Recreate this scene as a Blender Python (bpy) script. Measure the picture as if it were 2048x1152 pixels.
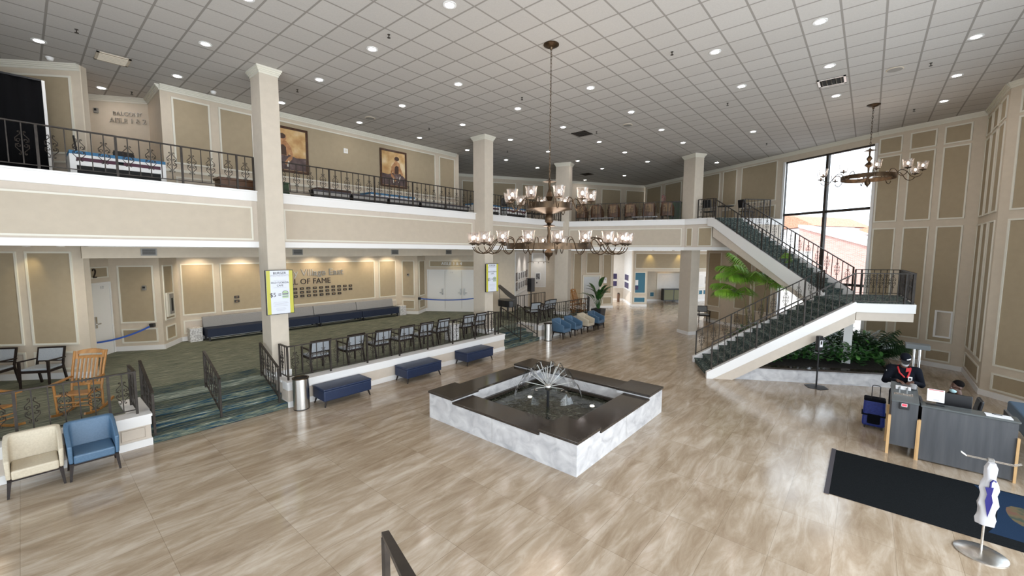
import bpy, math, random
from mathutils import Vector, Matrix
random.seed(7)
PI = math.pi
S = bpy.context.scene
COL = S.collection
for _o in list(bpy.data.objects):
    bpy.data.objects.remove(_o)

# ------------------------------------------------------------------ camera
YAW, PITCH, ROLL = 0.7054, 0.0895, 0.0048
def _cam_axes():
    c, s = math.cos(YAW), math.sin(YAW)
    m = Matrix(((s, -c, 0), (0, 0, -1), (c, s, 0)))
    cp, sp = math.cos(PITCH), math.sin(PITCH)
    p = Matrix(((1, 0, 0), (0, cp, -sp), (0, sp, cp)))
    cr, sr = math.cos(ROLL), math.sin(ROLL)
    q = Matrix(((cr, -sr, 0), (sr, cr, 0), (0, 0, 1)))
    return q @ p @ m
_A = _cam_axes()
cam_data = bpy.data.cameras.new('camera')
cam = bpy.data.objects.new('camera', cam_data)
COL.objects.link(cam)
_r, _d, _f = _A[0], _A[1], _A[2]
cam.matrix_world = Matrix(((_r[0], -_d[0], -_f[0], 0), (_r[1], -_d[1], -_f[1], 0), (_r[2], -_d[2], -_f[2], 4.0), (0, 0, 0, 1)))
cam_data.sensor_width = 36
cam_data.lens = 834.7 / 2048 * 36
cam_data.clip_end = 300
S.camera = cam

# ------------------------------------------------------------------ render look, world, daylight
S.view_settings.view_transform = 'Standard'
S.view_settings.look = 'None'
S.view_settings.exposure = -0.04
S.view_settings.gamma = 1
S.view_settings.use_curve_mapping = False
S.cycles.use_denoising = True
S.cycles.max_bounces = 8
S.cycles.diffuse_bounces = 4
S.cycles.glossy_bounces = 3
S.cycles.transmission_bounces = 4
S.cycles.transparent_max_bounces = 24
S.cycles.caustics_reflective = False
S.cycles.caustics_refractive = False
S.cycles.sample_clamp_indirect = 6

W = bpy.data.worlds.new('sky'); S.world = W; W.use_nodes = True
_bg = W.node_tree.nodes['Background']
_bg.inputs[0].default_value = (0.80, 0.90, 1.0, 1)
_bg.inputs[1].default_value = 3.6

def area(name, loc, target, sx, sy, power, color, portal=False):
    l = bpy.data.lights.new(name, 'AREA'); l.shape = 'RECTANGLE'; l.size = sx; l.size_y = sy
    l.energy = power; l.color = color
    if portal: l.cycles.is_portal = True
    o = bpy.data.objects.new(name, l); COL.objects.link(o); o.location = loc
    o.rotation_euler = (Vector(target) - Vector(loc)).to_track_quat('-Z', 'Y').to_euler()
    return o
# daylight entering by the glazed entrance behind and to the right of the camera
area('entrance_daylight', (2.6, -5.05, 3.2), (4.2, 8, 2.7), 13.6, 5.8, 1480, (0.95, 0.975, 1.0))
area('side_fill_light', (-4.55, 2.0, 3.2), (8, 6.0, 2.4), 9.0, 5.8, 80, (0.97, 0.98, 1.0))  # soft fill lamp added on the left side, its source unseen
# daylight by the tall window over the stairs
area('stair_window_daylight', (22.75, 1.45, 4.6), (12.0, 7.6, 4.6), 3.9, 7.6, 1, (1, 1, 1), True)
sun = bpy.data.lights.new('sun', 'SUN'); sun.energy = 2.6; sun.angle = 0.02; sun.color = (1, 0.95, 0.88)
sun_o = bpy.data.objects.new('sun', sun); COL.objects.link(sun_o); sun_o.location = (40, 10, 30)
sun_o.rotation_euler = Vector((0.52, -0.30, -0.8)).to_track_quat('-Z', 'Y').to_euler()

# ------------------------------------------------------------------ materials
def mat(name, col, rough=0.6, metal=0.0, emit=None, es=0.0, spec=0.5):
    m = bpy.data.materials.new(name); m.use_nodes = True
    b = m.node_tree.nodes['Principled BSDF']
    b.inputs['Base Color'].default_value = (*col, 1)
    b.inputs['Roughness'].default_value = rough
    b.inputs['Metallic'].default_value = metal
    b.inputs['Specular IOR Level'].default_value = spec
    if emit:
        b.inputs['Emission Color'].default_value = (*emit, 1); b.inputs['Emission Strength'].default_value = es
    return m
def nodes(m): return m.node_tree.nodes, m.node_tree.links, m.node_tree.nodes['Principled BSDF']
def ramp(N, stops):
    r = N.new('ShaderNodeValToRGB'); e = r.color_ramp.elements
    e[0].position, e[0].color = stops[0][0], (*stops[0][1], 1)
    e[1].position, e[1].color = stops[-1][0], (*stops[-1][1], 1)
    for p, c in stops[1:-1]:
        q = e.new(p); q.color = (*c, 1)
    return r
def mapping(N, L, scale, loc=(0, 0, 0), rot=(0, 0, 0), geo=True):
    t = N.new('ShaderNodeNewGeometry' if geo else 'ShaderNodeTexCoord'); mp = N.new('ShaderNodeMapping')
    L.new(t.outputs['Position' if geo else 'Object'], mp.inputs[0])
    mp.inputs['Scale'].default_value = scale; mp.inputs['Location'].default_value = loc; mp.inputs['Rotation'].default_value = rot
    return mp
def noise_mat(name, stops, scale, detail=4, rough=0.6, metal=0.0, dist=0.0, geo=True, spec=0.5, bump=0.0):
    m = mat(name, (1, 1, 1), rough, metal, spec=spec); N, L, B = nodes(m)
    mp = mapping(N, L, scale if isinstance(scale, tuple) else (scale,) * 3, geo=geo)
    n = N.new('ShaderNodeTexNoise'); n.inputs['Scale'].default_value = 1; n.inputs['Detail'].default_value = detail
    n.inputs['Distortion'].default_value = dist
    L.new(mp.outputs[0], n.inputs['Vector'])
    r = ramp(N, stops); L.new(n.outputs['Fac'], r.inputs[0]); L.new(r.outputs[0], B.inputs['Base Color'])
    if bump:
        bp = N.new('ShaderNodeBump'); bp.inputs['Strength'].default_value = bump; bp.inputs['Distance'].default_value = 0.01
        L.new(n.outputs['Fac'], bp.inputs['Height']); L.new(bp.outputs[0], B.inputs['Normal'])
    return m
def plaster(name, c, v=0.03):
    return noise_mat(name, [(0.3, tuple(x * (1 - v) for x in c)), (0.7, tuple(x * (1 + v) for x in c))], 6.0, 3, 0.75, geo=True, spec=0.3)

M = {}
M['field'] = plaster('greige_wall_paint', (0.61, 0.53, 0.425))
M['tan'] = plaster('tan_panel_paint', (0.385, 0.313, 0.212))
M['trim'] = mat('cream_moulding_paint', (0.72, 0.69, 0.60), 0.5)
M['white'] = mat('white_trim_paint', (0.80, 0.79, 0.78), 0.45)
M['column'] = plaster('column_paint', (0.58, 0.515, 0.43))
M['fascia'] = plaster('balcony_front_paint', (0.60, 0.53, 0.455))
M['fasciatan'] = plaster('balcony_panel_paint', (0.52, 0.45, 0.36))
M['gallery'] = plaster('white_gallery_paint', (0.74, 0.71, 0.67))
M['teal'] = mat('teal_blue_paint', (0.036, 0.150, 0.225), 0.6)
M['door'] = mat('white_door_paint', (0.78, 0.77, 0.75), 0.45)
M['bronze'] = noise_mat('dark_bronze_iron', [(0.35, (0.022, 0.017, 0.014)), (0.7, (0.045, 0.035, 0.028))], 9, 3, 0.5, 0.1, spec=0.35)
M['brass'] = noise_mat('antique_brass', [(0.3, (0.040, 0.026, 0.015)), (0.7, (0.110, 0.070, 0.040))], 7, 4, 0.36, 0.8)
M['steel'] = mat('brushed_stainless', (0.62, 0.60, 0.57), 0.26, 1.0)
M['chrome'] = mat('chrome', (0.8, 0.8, 0.8), 0.12, 1.0)
M['black'] = mat('black_plastic', (0.012, 0.012, 0.014), 0.4)
M['curtain'] = mat('black_cloth', (0.006, 0.006, 0.007), 0.95, spec=0.1)
M['navy'] = noise_mat('navy_vinyl', [(0.3, (0.008, 0.018, 0.052)), (0.7, (0.012, 0.025, 0.070))], 30, 3, 0.42)
M['navycloth'] = mat('navy_fabric', (0.007, 0.015, 0.040), 0.7)
M['blue'] = noise_mat('blue_vinyl', [(0.3, (0.062, 0.125, 0.205)), (0.7, (0.080, 0.150, 0.24))], 40, 3, 0.40)
M['beige'] = noise_mat('beige_vinyl', [(0.3, (0.52, 0.45, 0.34)), (0.7, (0.60, 0.53, 0.41))], 40, 3, 0.45)
M['greycloth'] = noise_mat('grey_woven_fabric', [(0.3, (0.24, 0.235, 0.24)), (0.7, (0.29, 0.285, 0.285))], 60, 2, 0.85)
M['palecloth'] = noise_mat('pale_blue_grey_fabric', [(0.3, (0.30, 0.325, 0.355)), (0.7, (0.36, 0.385, 0.41))], 50, 2, 0.8)
M['wenge'] = noise_mat('dark_wood', [(0.3, (0.012, 0.008, 0.007)), (0.7, (0.024, 0.015, 0.012))], (4, 4, 30), 3, 0.45, spec=0.25)
M['oak'] = noise_mat('golden_oak', [(0.3, (0.29, 0.125, 0.028)), (0.7, (0.43, 0.205, 0.055))], (8, 30, 8), 4, 0.42)
M['oakpale'] = noise_mat('pale_oak_strip', [(0.3, (0.50, 0.30, 0.13)), (0.7, (0.60, 0.39, 0.19))], (8, 8, 2), 4, 0.45)
M['brownwood'] = noise_mat('brown_wood', [(0.3, (0.075, 0.032, 0.014)), (0.7, (0.13, 0.060, 0.027))], (6, 6, 20), 4, 0.4)
M['greywood'] = noise_mat('dark_grey_woodgrain_laminate', [(0.25, (0.045, 0.048, 0.055)), (0.5, (0.065, 0.068, 0.076)), (0.75, (0.085, 0.088, 0.096))], (9, 9, 0.8), 5, 0.42)
M['counter'] = mat('grey_counter_laminate', (0.085, 0.096, 0.10), 0.25)
M['granite'] = noise_mat('polished_dark_granite', [(0.3, (0.022, 0.018, 0.015)), (0.6, (0.050, 0.040, 0.033)), (0.8, (0.075, 0.06, 0.05))], 45, 4, 0.13)
M['marble'] = noise_mat('pale_grey_marble', [(0.30, (0.40, 0.40, 0.42)), (0.44, (0.52, 0.515, 0.53)), (0.56, (0.60, 0.595, 0.605)), (0.70, (0.68, 0.675, 0.68))], (3.2, 3.2, 4.5), 12, 0.35, dist=0.7)
M['pool'] = mat('dark_pool_lining', (0.012, 0.013, 0.010), 0.5)
M['soil'] = noise_mat('dark_soil', [(0.3, (0.012, 0.009, 0.006)), (0.7, (0.035, 0.026, 0.018))], 20, 4, 0.95)
M['leaf'] = noise_mat('dark_green_leaf', [(0.3, (0.014, 0.060, 0.014)), (0.7, (0.040, 0.125, 0.028))], 5, 3, 0.38)
M['leafmid'] = noise_mat('mid_green_leaf', [(0.3, (0.035, 0.12, 0.022)), (0.7, (0.085, 0.22, 0.045))], 4, 3, 0.42)
M['palm'] = noise_mat('bright_palm_leaf', [(0.3, (0.075, 0.20, 0.012)), (0.7, (0.19, 0.36, 0.03))], 3, 3, 0.42)
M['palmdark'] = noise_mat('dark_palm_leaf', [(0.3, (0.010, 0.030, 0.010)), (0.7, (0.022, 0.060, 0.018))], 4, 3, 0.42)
M['stem'] = mat('palm_stem', (0.20, 0.17, 0.07), 0.6)
M['pot'] = mat('charcoal_pot', (0.025, 0.026, 0.029), 0.5)
M['skin'] = mat('brown_skin', (0.085, 0.040, 0.026), 0.5)
M['hair'] = mat('black_hair', (0.005, 0.004, 0.004), 0.95, spec=0.08)
M['uniform'] = mat('black_navy_uniform', (0.006, 0.007, 0.011), 0.9, spec=0.08)
M['red'] = mat('red_lanyard', (0.42, 0.015, 0.02), 0.6)
M['redled'] = mat('red_led_digits', (0.3, 0.01, 0.02), 0.4, emit=(1, 0.05, 0.08), es=2.0)
M['mask'] = mat('pale_blue_mask', (0.45, 0.66, 0.72), 0.8)
M['maskgrey'] = mat('grey_mask', (0.30, 0.31, 0.32), 0.8)
M['paper'] = mat('white_paper', (0.80, 0.80, 0.82), 0.7)
M['ink'] = mat('dark_print', (0.05, 0.045, 0.05), 0.7)
M['greyink'] = mat('grey_print', (0.50, 0.50, 0.54), 0.7)
M['bagblue'] = noise_mat('royal_blue_nylon', [(0.3, (0.006, 0.018, 0.16)), (0.7, (0.012, 0.032, 0.24))], 30, 2, 0.5)
M['mat'] = noise_mat('black_door_mat', [(0.3, (0.007, 0.008, 0.009)), (0.7, (0.014, 0.016, 0.018))], 120, 2, 1.0, spec=0.03)
M['matblue'] = noise_mat('blue_door_mat', [(0.3, (0.012, 0.026, 0.056)), (0.7, (0.016, 0.033, 0.068))], 120, 2, 1.0, spec=0.05)
M['rubber'] = mat('grey_rubber_edge', (0.05, 0.045, 0.055), 0.7)
M['plasticbag'] = mat('white_plastic_bag', (0.50, 0.50, 0.53), 0.22)
M['bagprint'] = mat('blue_bag_print', (0.010, 0.008, 0.15), 0.5)
M['ribbon'] = mat('blue_barrier_belt', (0.012, 0.07, 0.36), 0.55)
M['whitebox'] = noise_mat('mottled_white_box', [(0.40, (0.42, 0.41, 0.40)), (0.55, (0.70, 0.69, 0.68)), (0.75, (0.76, 0.75, 0.74))], 22, 5, 0.7)
M['grille'] = mat('grey_grille', (0.26, 0.25, 0.235), 0.5, 0.1)
M['kiosk'] = mat('grey_kiosk_box', (0.095, 0.105, 0.11), 0.5)
M['dark'] = mat('dark_gap', (0.012, 0.012, 0.012), 0.8)
M['silver'] = mat('silver_letters', (0.60, 0.58, 0.54), 0.28, 0.9)
M['darkletter'] = mat('dark_letters', (0.030, 0.020, 0.015), 0.5)
M['yellow'] = noise_mat('yellow_border_print', [(0.40, (0.42, 0.40, 0.03)), (0.6, (0.62, 0.60, 0.06))], 40, 1, 0.5)
M['screen'] = mat('lit_screen_white', (0.45, 0.47, 0.52), 0.3, emit=(0.85, 0.90, 1.0), es=0.30)
M['screenyellow'] = mat('lit_screen_yellow', (0.36, 0.34, 0.03), 0.3, emit=(0.80, 0.76, 0.06), es=0.22)
M['burger'] = mat('pale_green_print', (0.45, 0.60, 0.35), 0.5)
M['lamp'] = mat('lit_downlight', (1, 1, 1), 0.4, emit=(1.0, 0.93, 0.90), es=110)
M['bulb'] = mat('lit_bulb', (1, 1, 1), 0.4, emit=(1.0, 0.80, 0.62), es=14)
M['poollamp'] = mat('lit_pool_lamp', (1, 1, 1), 0.4, emit=(1.0, 0.93, 0.72), es=5)
M['goldframe'] = noise_mat('dark_mahogany_frame', [(0.3, (0.035, 0.014, 0.007)), (0.7, (0.085, 0.036, 0.017))], 14, 3, 0.35)
M['tile'] = noise_mat('terracotta_roof_tile', [(0.3, (0.42, 0.17, 0.10)), (0.7, (0.62, 0.30, 0.20))], 9, 3, 0.8)
M['brickout'] = None
M['purple'] = noise_mat('dark_purple_print', [(0.3, (0.018, 0.012, 0.055)), (0.7, (0.06, 0.045, 0.14))], 6, 4, 0.5)
M['maroon'] = mat('maroon_stripe', (0.06, 0.008, 0.028), 0.6)
M['tableblue'] = mat('blue_cover', (0.045, 0.17, 0.33), 0.7)
M['olive'] = mat('olive_glass', (0.13, 0.12, 0.045), 0.2)
M['ground'] = noise_mat('outdoor_paving', [(0.3, (0.42, 0.38, 0.36)), (0.7, (0.52, 0.48, 0.46))], 2, 3, 0.9)

def glass(name, tint, gl=0.9, k=0.12):
    m = bpy.data.materials.new(name); m.use_nodes = True; N, L = m.node_tree.nodes, m.node_tree.links
    N.clear(); o = N.new('ShaderNodeOutputMaterial'); mx = N.new('ShaderNodeMixShader'); t = N.new('ShaderNodeBsdfTransparent'); g = N.new('ShaderNodeBsdfGlossy')
    f = N.new('ShaderNodeLayerWeight'); f.inputs[0].default_value = k
    t.inputs[0].default_value = (*tint, 1); g.inputs['Color'].default_value = (gl, gl, gl, 1); g.inputs['Roughness'].default_value = 0.08
    L.new(f.outputs['Facing' if k > 0.3 else 'Fresnel'], mx.inputs[0]); L.new(t.outputs[0], mx.inputs[1]); L.new(g.outputs[0], mx.inputs[2]); L.new(mx.outputs[0], o.inputs[0])
    return m
M['pane'] = glass('window_pane', (0.97, 0.98, 0.98), 0.9, 0.08)
M['shade'] = glass('clear_glass_shade', (0.93, 0.90, 0.89), 0.95, 0.35)
def _frost(m):
    N, L = m.node_tree.nodes, m.node_tree.links; o = [n for n in N if n.type == 'OUTPUT_MATERIAL'][0]; src = o.inputs[0].links[0].from_socket
    t = N.new('ShaderNodeBsdfTranslucent'); t.inputs[0].default_value = (0.95, 0.86, 0.86, 1); x = N.new('ShaderNodeMixShader'); x.inputs[0].default_value = 0.10
    L.new(src, x.inputs[1]); L.new(t.outputs[0], x.inputs[2]); L.new(x.outputs[0], o.inputs[0])
_frost(M['shade'])
M['acrylic'] = glass('clear_acrylic', (0.94, 0.94, 0.95), 0.9, 0.10)
M['waterjet'] = glass('clear_water_film', (0.95, 0.96, 0.97), 0.5, 0.33)
M['rod'] = mat('pale_spray_rod', (0.48, 0.48, 0.46), 0.35)

def tile_floor():
    m = mat('travertine_floor_tile', (1, 1, 1), 0.24, spec=0.7); N, L, B = nodes(m)
    mp = mapping(N, L, (1, 1, 1), (-2.30 + 12.8, -0.13 + 6.45, 0))
    def brick(c1, c2, mo, size):
        b = N.new('ShaderNodeTexBrick'); b.offset = 0; b.squash = 1; L.new(mp.outputs[0], b.inputs['Vector'])
        b.inputs['Color1'].default_value = (*c1, 1); b.inputs['Color2'].default_value = (*c2, 1); b.inputs['Mortar'].default_value = (*mo, 1)
        b.inputs['Scale'].default_value = 1; b.inputs['Mortar Size'].default_value = size; b.inputs['Mortar Smooth'].default_value = 0.1
        b.inputs['Brick Width'].default_value = 1.28; b.inputs['Row Height'].default_value = 0.645
        return b
    b = brick((0, 0, 0), (1, 1, 1), (0.5, 0.5, 0.5), 0.0025)
    nz = N.new('ShaderNodeTexNoise'); nz.noise_dimensions = '4D'
    m2 = mapping(N, L, (0.50, 2.1, 1), (0, 0, 0), (0, 0, 0.12)); L.new(m2.outputs[0], nz.inputs['Vector'])
    mul = N.new('ShaderNodeMath'); mul.operation = 'MULTIPLY'; mul.inputs[1].default_value = 9.0
    L.new(b.outputs['Color'], mul.inputs[0]); L.new(mul.outputs[0], nz.inputs['W'])
    nz.inputs['Scale'].default_value = 1.0; nz.inputs['Detail'].default_value = 8; nz.inputs['Roughness'].default_value = 0.62; nz.inputs['Distortion'].default_value = 0.55
    n3 = N.new('ShaderNodeTexNoise'); m3 = mapping(N, L, (1.0, 4.6, 1), (3, 7, 0), (0, 0, 0.16)); L.new(m3.outputs[0], n3.inputs['Vector']); n3.inputs['Scale'].default_value = 1.0; n3.inputs['Detail'].default_value = 7; n3.inputs['Roughness'].default_value = 0.68; n3.inputs['Distortion'].default_value = 0.75
    avg = N.new('ShaderNodeMix'); avg.data_type = 'FLOAT'; avg.inputs[0].default_value = 0.55; L.new(nz.outputs['Fac'], avg.inputs[2]); L.new(n3.outputs['Fac'], avg.inputs[3])
    r = ramp(N, [(0.32, (0.235, 0.168, 0.110)), (0.42, (0.315, 0.238, 0.165)), (0.49, (0.375, 0.295, 0.213)), (0.53, (0.425, 0.345, 0.262)), (0.60, (0.50, 0.42, 0.335)), (0.72, (0.58, 0.51, 0.43))])
    L.new(avg.outputs[0], r.inputs[0])
    mx = N.new('ShaderNodeMix'); mx.data_type = 'RGBA'; mx.blend_type = 'MULTIPLY'; mx.inputs[0].default_value = 1
    g = N.new('ShaderNodeMix'); g.data_type = 'RGBA'; g.inputs[6].default_value = (1, 1, 1, 1); g.inputs[7].default_value = (0.62, 0.60, 0.57, 1)
    L.new(b.outputs['Fac'], g.inputs[0]); L.new(r.outputs[0], mx.inputs[6]); L.new(g.outputs[2], mx.inputs[7]); L.new(mx.outputs[2], B.inputs['Base Color'])
    rr = N.new('ShaderNodeMapRange'); rr.inputs['To Min'].default_value = 0.10; rr.inputs['To Max'].default_value = 0.20
    L.new(nz.outputs['Fac'], rr.inputs[0]); L.new(rr.outputs[0], B.inputs['Roughness'])
    return m
M['floor'] = tile_floor()
def tile_ceiling():
    m = mat('acoustic_ceiling_tile', (1, 1, 1), 0.9, spec=0.2); N, L, B = nodes(m)
    mp = mapping(N, L, (1, 1, 1), (-5.13 + 12.9, -5.87 + 13.0, 0))
    b = N.new('ShaderNodeTexBrick'); b.offset = 0; b.squash = 1; L.new(mp.outputs[0], b.inputs['Vector'])
    b.inputs['Color1'].default_value = (0.535, 0.505, 0.475, 1); b.inputs['Color2'].default_value = (0.51, 0.48, 0.45, 1); b.inputs['Mortar'].default_value = (0.30, 0.275, 0.25, 1)
    b.inputs['Scale'].default_value = 1; b.inputs['Mortar Size'].default_value = 0.021; b.inputs['Mortar Smooth'].default_value = 0.2
    b.inputs['Brick Width'].default_value = 0.645; b.inputs['Row Height'].default_value = 0.65
    nz = N.new('ShaderNodeTexNoise'); nz.inputs['Scale'].default_value = 45; nz.inputs['Detail'].default_value = 3
    L.new(mp.outputs[0], nz.inputs['Vector'])
    rr = ramp(N, [(0.3, (0.93, 0.93, 0.93)), (0.7, (1.0, 1.0, 1.0))]); L.new(nz.outputs['Fac'], rr.inputs[0])
    mx = N.new('ShaderNodeMix'); mx.data_type = 'RGBA'; mx.blend_type = 'MULTIPLY'; mx.inputs[0].default_value = 1
    L.new(b.outputs['Color'], mx.inputs[6]); L.new(rr.outputs[0], mx.inputs[7]); L.new(mx.outputs[2], B.inputs['Base Color'])
    return m
M['ceiling'] = tile_ceiling()
def carpet(name, stops, sc=(1.1, 17, 17), rot=0.0):
    m = mat(name, (1, 1, 1), 0.95, spec=0.1); N, L, B = nodes(m)
    mp = mapping(N, L, sc, (0, 0, 0), (0, 0, rot))
    n = N.new('ShaderNodeTexNoise'); n.inputs['Scale'].default_value = 1; n.inputs['Detail'].default_value = 5; n.inputs['Roughness'].default_value = 0.7
    L.new(mp.outputs[0], n.inputs['Vector']); r = ramp(N, stops); L.new(n.outputs['Fac'], r.inputs[0]); L.new(r.outputs[0], B.inputs['Base Color'])
    return m
M['carpet'] = carpet('green_striped_carpet', [(0.30, (0.038, 0.056, 0.050)), (0.42, (0.105, 0.122, 0.100)), (0.50, (0.165, 0.176, 0.134)), (0.58, (0.25, 0.255, 0.195)), (0.70, (0.44, 0.44, 0.36))], (2.0, 34, 34))
M['carpetblue'] = carpet('navy_teal_striped_carpet', [(0.34, (0.006, 0.020, 0.055)), (0.43, (0.020, 0.060, 0.095)), (0.49, (0.085, 0.105, 0.082)), (0.57, (0.15, 0.165, 0.12)), (0.64, (0.30, 0.31, 0.26)), (0.72, (0.6, 0.6, 0.55))], (2.2, 40, 40))
M['carpetstair'] = carpet('dark_stair_carpet', [(0.32, (0.014, 0.024, 0.032)), (0.44, (0.050, 0.076, 0.078)), (0.54, (0.11, 0.135, 0.122)), (0.68, (0.32, 0.34, 0.29))], (4, 22, 22), 0.5)
def brick_out():
    m = mat('pink_stucco_brick', (1, 1, 1), 0.9); N, L, B = nodes(m)
    mp = mapping(N, L, (1, 1, 1), rot=(PI / 2, 0, 0)); b = N.new('ShaderNodeTexBrick'); L.new(mp.outputs[0], b.inputs['Vector'])
    b.inputs['Color1'].default_value = (0.50, 0.27, 0.22, 1); b.inputs['Color2'].default_value = (0.58, 0.35, 0.30, 1); b.inputs['Mortar'].default_value = (0.62, 0.48, 0.44, 1)
    b.inputs['Scale'].default_value = 3.0; L.new(b.outputs['Color'], B.inputs['Base Color'])
    return m
M['brickout'] = brick_out()
def water_mat():
    m = mat('dark_rippled_water', (0.014, 0.016, 0.011), 0.06); N, L, B = nodes(m)
    mp = mapping(N, L, (5, 5, 5)); n = N.new('ShaderNodeTexNoise'); n.inputs['Scale'].default_value = 1; n.inputs['Detail'].default_value = 4
    L.new(mp.outputs[0], n.inputs['Vector']); bp = N.new('ShaderNodeBump'); bp.inputs['Strength'].default_value = 0.35; bp.inputs['Distance'].default_value = 0.05
    L.new(n.outputs['Fac'], bp.inputs['Height']); L.new(bp.outputs[0], B.inputs['Normal'])
    n2 = N.new('ShaderNodeTexNoise'); n2.inputs['Scale'].default_value = 1.1; n2.inputs['Detail'].default_value = 8; n2.inputs['Roughness'].default_value = 0.7; L.new(mp.outputs[0], n2.inputs['Vector'])
    r = ramp(N, [(0.46, (0.016, 0.018, 0.012)), (0.58, (0.05, 0.055, 0.04)), (0.68, (0.22, 0.23, 0.20))]); L.new(n2.outputs['Fac'], r.inputs[0]); L.new(r.outputs[0], B.inputs['Base Color'])
    return m
M['water'] = water_mat()
# ------------------------------------------------------------------ mesh helpers
class MB:
    def __init__(s): s.v = []; s.f = []; s.mi = []
    def add(s, v, f, m=0):
        o = len(s.v); s.v += [tuple(p) for p in v]; s.f += [tuple(i + o for i in q) for q in f]; s.mi += [m] * len(f); return s
    def box(s, a, b, m=0):
        x0, y0, z0 = a; x1, y1, z1 = b
        return s.add([(x0, y0, z0), (x1, y0, z0), (x1, y1, z0), (x0, y1, z0), (x0, y0, z1), (x1, y0, z1), (x1, y1, z1), (x0, y1, z1)],
                     [(0, 3, 2, 1), (4, 5, 6, 7), (0, 1, 5, 4), (1, 2, 6, 5), (2, 3, 7, 6), (3, 0, 4, 7)], m)
    def cbox(s, c, d, m=0):
        return s.box([c[i] - d[i] / 2 for i in range(3)], [c[i] + d[i] / 2 for i in range(3)], m)
    def hexa(s, bottom, top, m=0):
        n = len(bottom)
        f = [tuple(range(n))[::-1], tuple(range(n, 2 * n))] + [(i, (i + 1) % n, n + (i + 1) % n, n + i) for i in range(n)]
        return s.add(list(bottom) + list(top), f, m)
    def prism(s, poly, z0, z1, m=0):
        a = sum(poly[i][0] * poly[(i + 1) % len(poly)][1] - poly[(i + 1) % len(poly)][0] * poly[i][1] for i in range(len(poly)))
        if a < 0: poly = poly[::-1]
        return s.hexa([(x, y, z0) for x, y in poly], [(x, y, z1) for x, y in poly], m)
    def vprism(s, prof, o, u, n, t, m=0):
        """profile of (along, z) in the vertical plane through o along u, thickened by t along n"""
        A = [(o[0] + u[0] * a, o[1] + u[1] * a, z) for a, z in prof]
        B = [(p[0] + n[0] * t, p[1] + n[1] * t, p[2]) for p in A]
        return s.hexa(A, B, m)
    def beam(s, p, q, w, h, m=0, up=(0, 0, 1)):
        p, q = Vector(p), Vector(q); d = (q - p).normalized(); u = Vector(up)
        if abs(d.dot(u)) > 0.99: u = Vector((0, 1, 0))
        x = d.cross(u).normalized(); y = x.cross(d)
        c = [x * (-w / 2) + y * (-h / 2), x * (w / 2) + y * (-h / 2), x * (w / 2) + y * (h / 2), x * (-w / 2) + y * (h / 2)]
        return s.hexa([p + k for k in c], [q + k for k in c], m)
    def taper(s, p, q, w0, w1, m=0):
        p, q = Vector(p), Vector(q)
        c = [(-.5, -.5), (.5, -.5), (.5, .5), (-.5, .5)]
        return s.hexa([p + Vector((a * w0, b * w0, 0)) for a, b in c], [q + Vector((a * w1, b * w1, 0)) for a, b in c], m)
    def tube(s, path, r, n=6, m=0, closed=False, cap=True):
        P = [Vector(p) for p in path]; k = len(P); R = r if isinstance(r, (list, tuple)) else [r] * k
        v = []; pu = None
        for i in range(k):
            d = (P[(i + 1) % k] - P[i - 1]) if closed else (P[min(i + 1, k - 1)] - P[max(i - 1, 0)])
            d = d.normalized() if d.length > 1e-9 else Vector((0, 0, 1))
            if pu is None: pu = Vector((0, 0, 1)) if abs(d.z) < 0.9 else Vector((1, 0, 0))
            x = d.cross(pu).normalized(); y = x.cross(d); pu = y
            v += [P[i] + x * (R[i] * math.cos(2 * PI * j / n)) + y * (R[i] * math.sin(2 * PI * j / n)) for j in range(n)]
        f = []
        for i in range(k if closed else k - 1):
            a, b = i * n, ((i + 1) % k) * n
            f += [(a + j, a + (j + 1) % n, b + (j + 1) % n, b + j) for j in range(n)]
        if cap and not closed: f += [tuple(range(n))[::-1], tuple(range((k - 1) * n, k * n))]
        return s.add(v, f, m)
    def lathe(s, prof, n=16, m=0, c=(0, 0, 0), caps=True):
        v = [(c[0] + r * math.cos(2 * PI * j / n), c[1] + r * math.sin(2 * PI * j / n), c[2] + z) for r, z in prof for j in range(n)]
        f = [(i * n + j, i * n + (j + 1) % n, (i + 1) * n + (j + 1) % n, (i + 1) * n + j) for i in range(len(prof) - 1) for j in range(n)]
        if caps: f += [tuple(range(n))[::-1], tuple(range((len(prof) - 1) * n, len(prof) * n))]
        return s.add(v, f, m)
    def ell(s, c, r, m=0, n=14, k=8, rot=None):
        v = []
        for i in range(1, k):
            t = PI * i / k
            for j in range(n):
                p = Vector((r[0] * math.sin(t) * math.cos(2 * PI * j / n), r[1] * math.sin(t) * math.sin(2 * PI * j / n), r[2] * math.cos(t)))
                if rot: p = rot @ p
                v.append(Vector(c) + p)
        a = Vector((0, 0, r[2])); 
        if rot: a = rot @ a
        v += [Vector(c) + a, Vector(c) - a]; T, Bm = len(v) - 2, len(v) - 1
        f = [(i * n + j, (i + 1) * n + j, (i + 1) * n + (j + 1) % n, i * n + (j + 1) % n) for i in range(k - 2) for j in range(n)]
        f += [(T, j, (j + 1) % n) for j in range(n)] + [(Bm, (k - 2) * n + (j + 1) % n, (k - 2) * n + j) for j in range(n)]
        return s.add(v, f, m)
    def quad(s, a, b, c, d, m=0): return s.add([a, b, c, d], [(0, 1, 2, 3)], m)
    def ring(s, ro, ri, z0, z1, n=24, m=0, c=(0, 0)):
        v = []
        for r, z in ((ro, z0), (ro, z1), (ri, z1), (ri, z0)):
            v += [(c[0] + r * math.cos(2 * PI * j / n), c[1] + r * math.sin(2 * PI * j / n), z) for j in range(n)]
        return s.add(v, [(i * n + j, i * n + (j + 1) % n, ((i + 1) % 4) * n + (j + 1) % n, ((i + 1) % 4) * n + j) for i in range(4) for j in range(n)], m)
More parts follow.
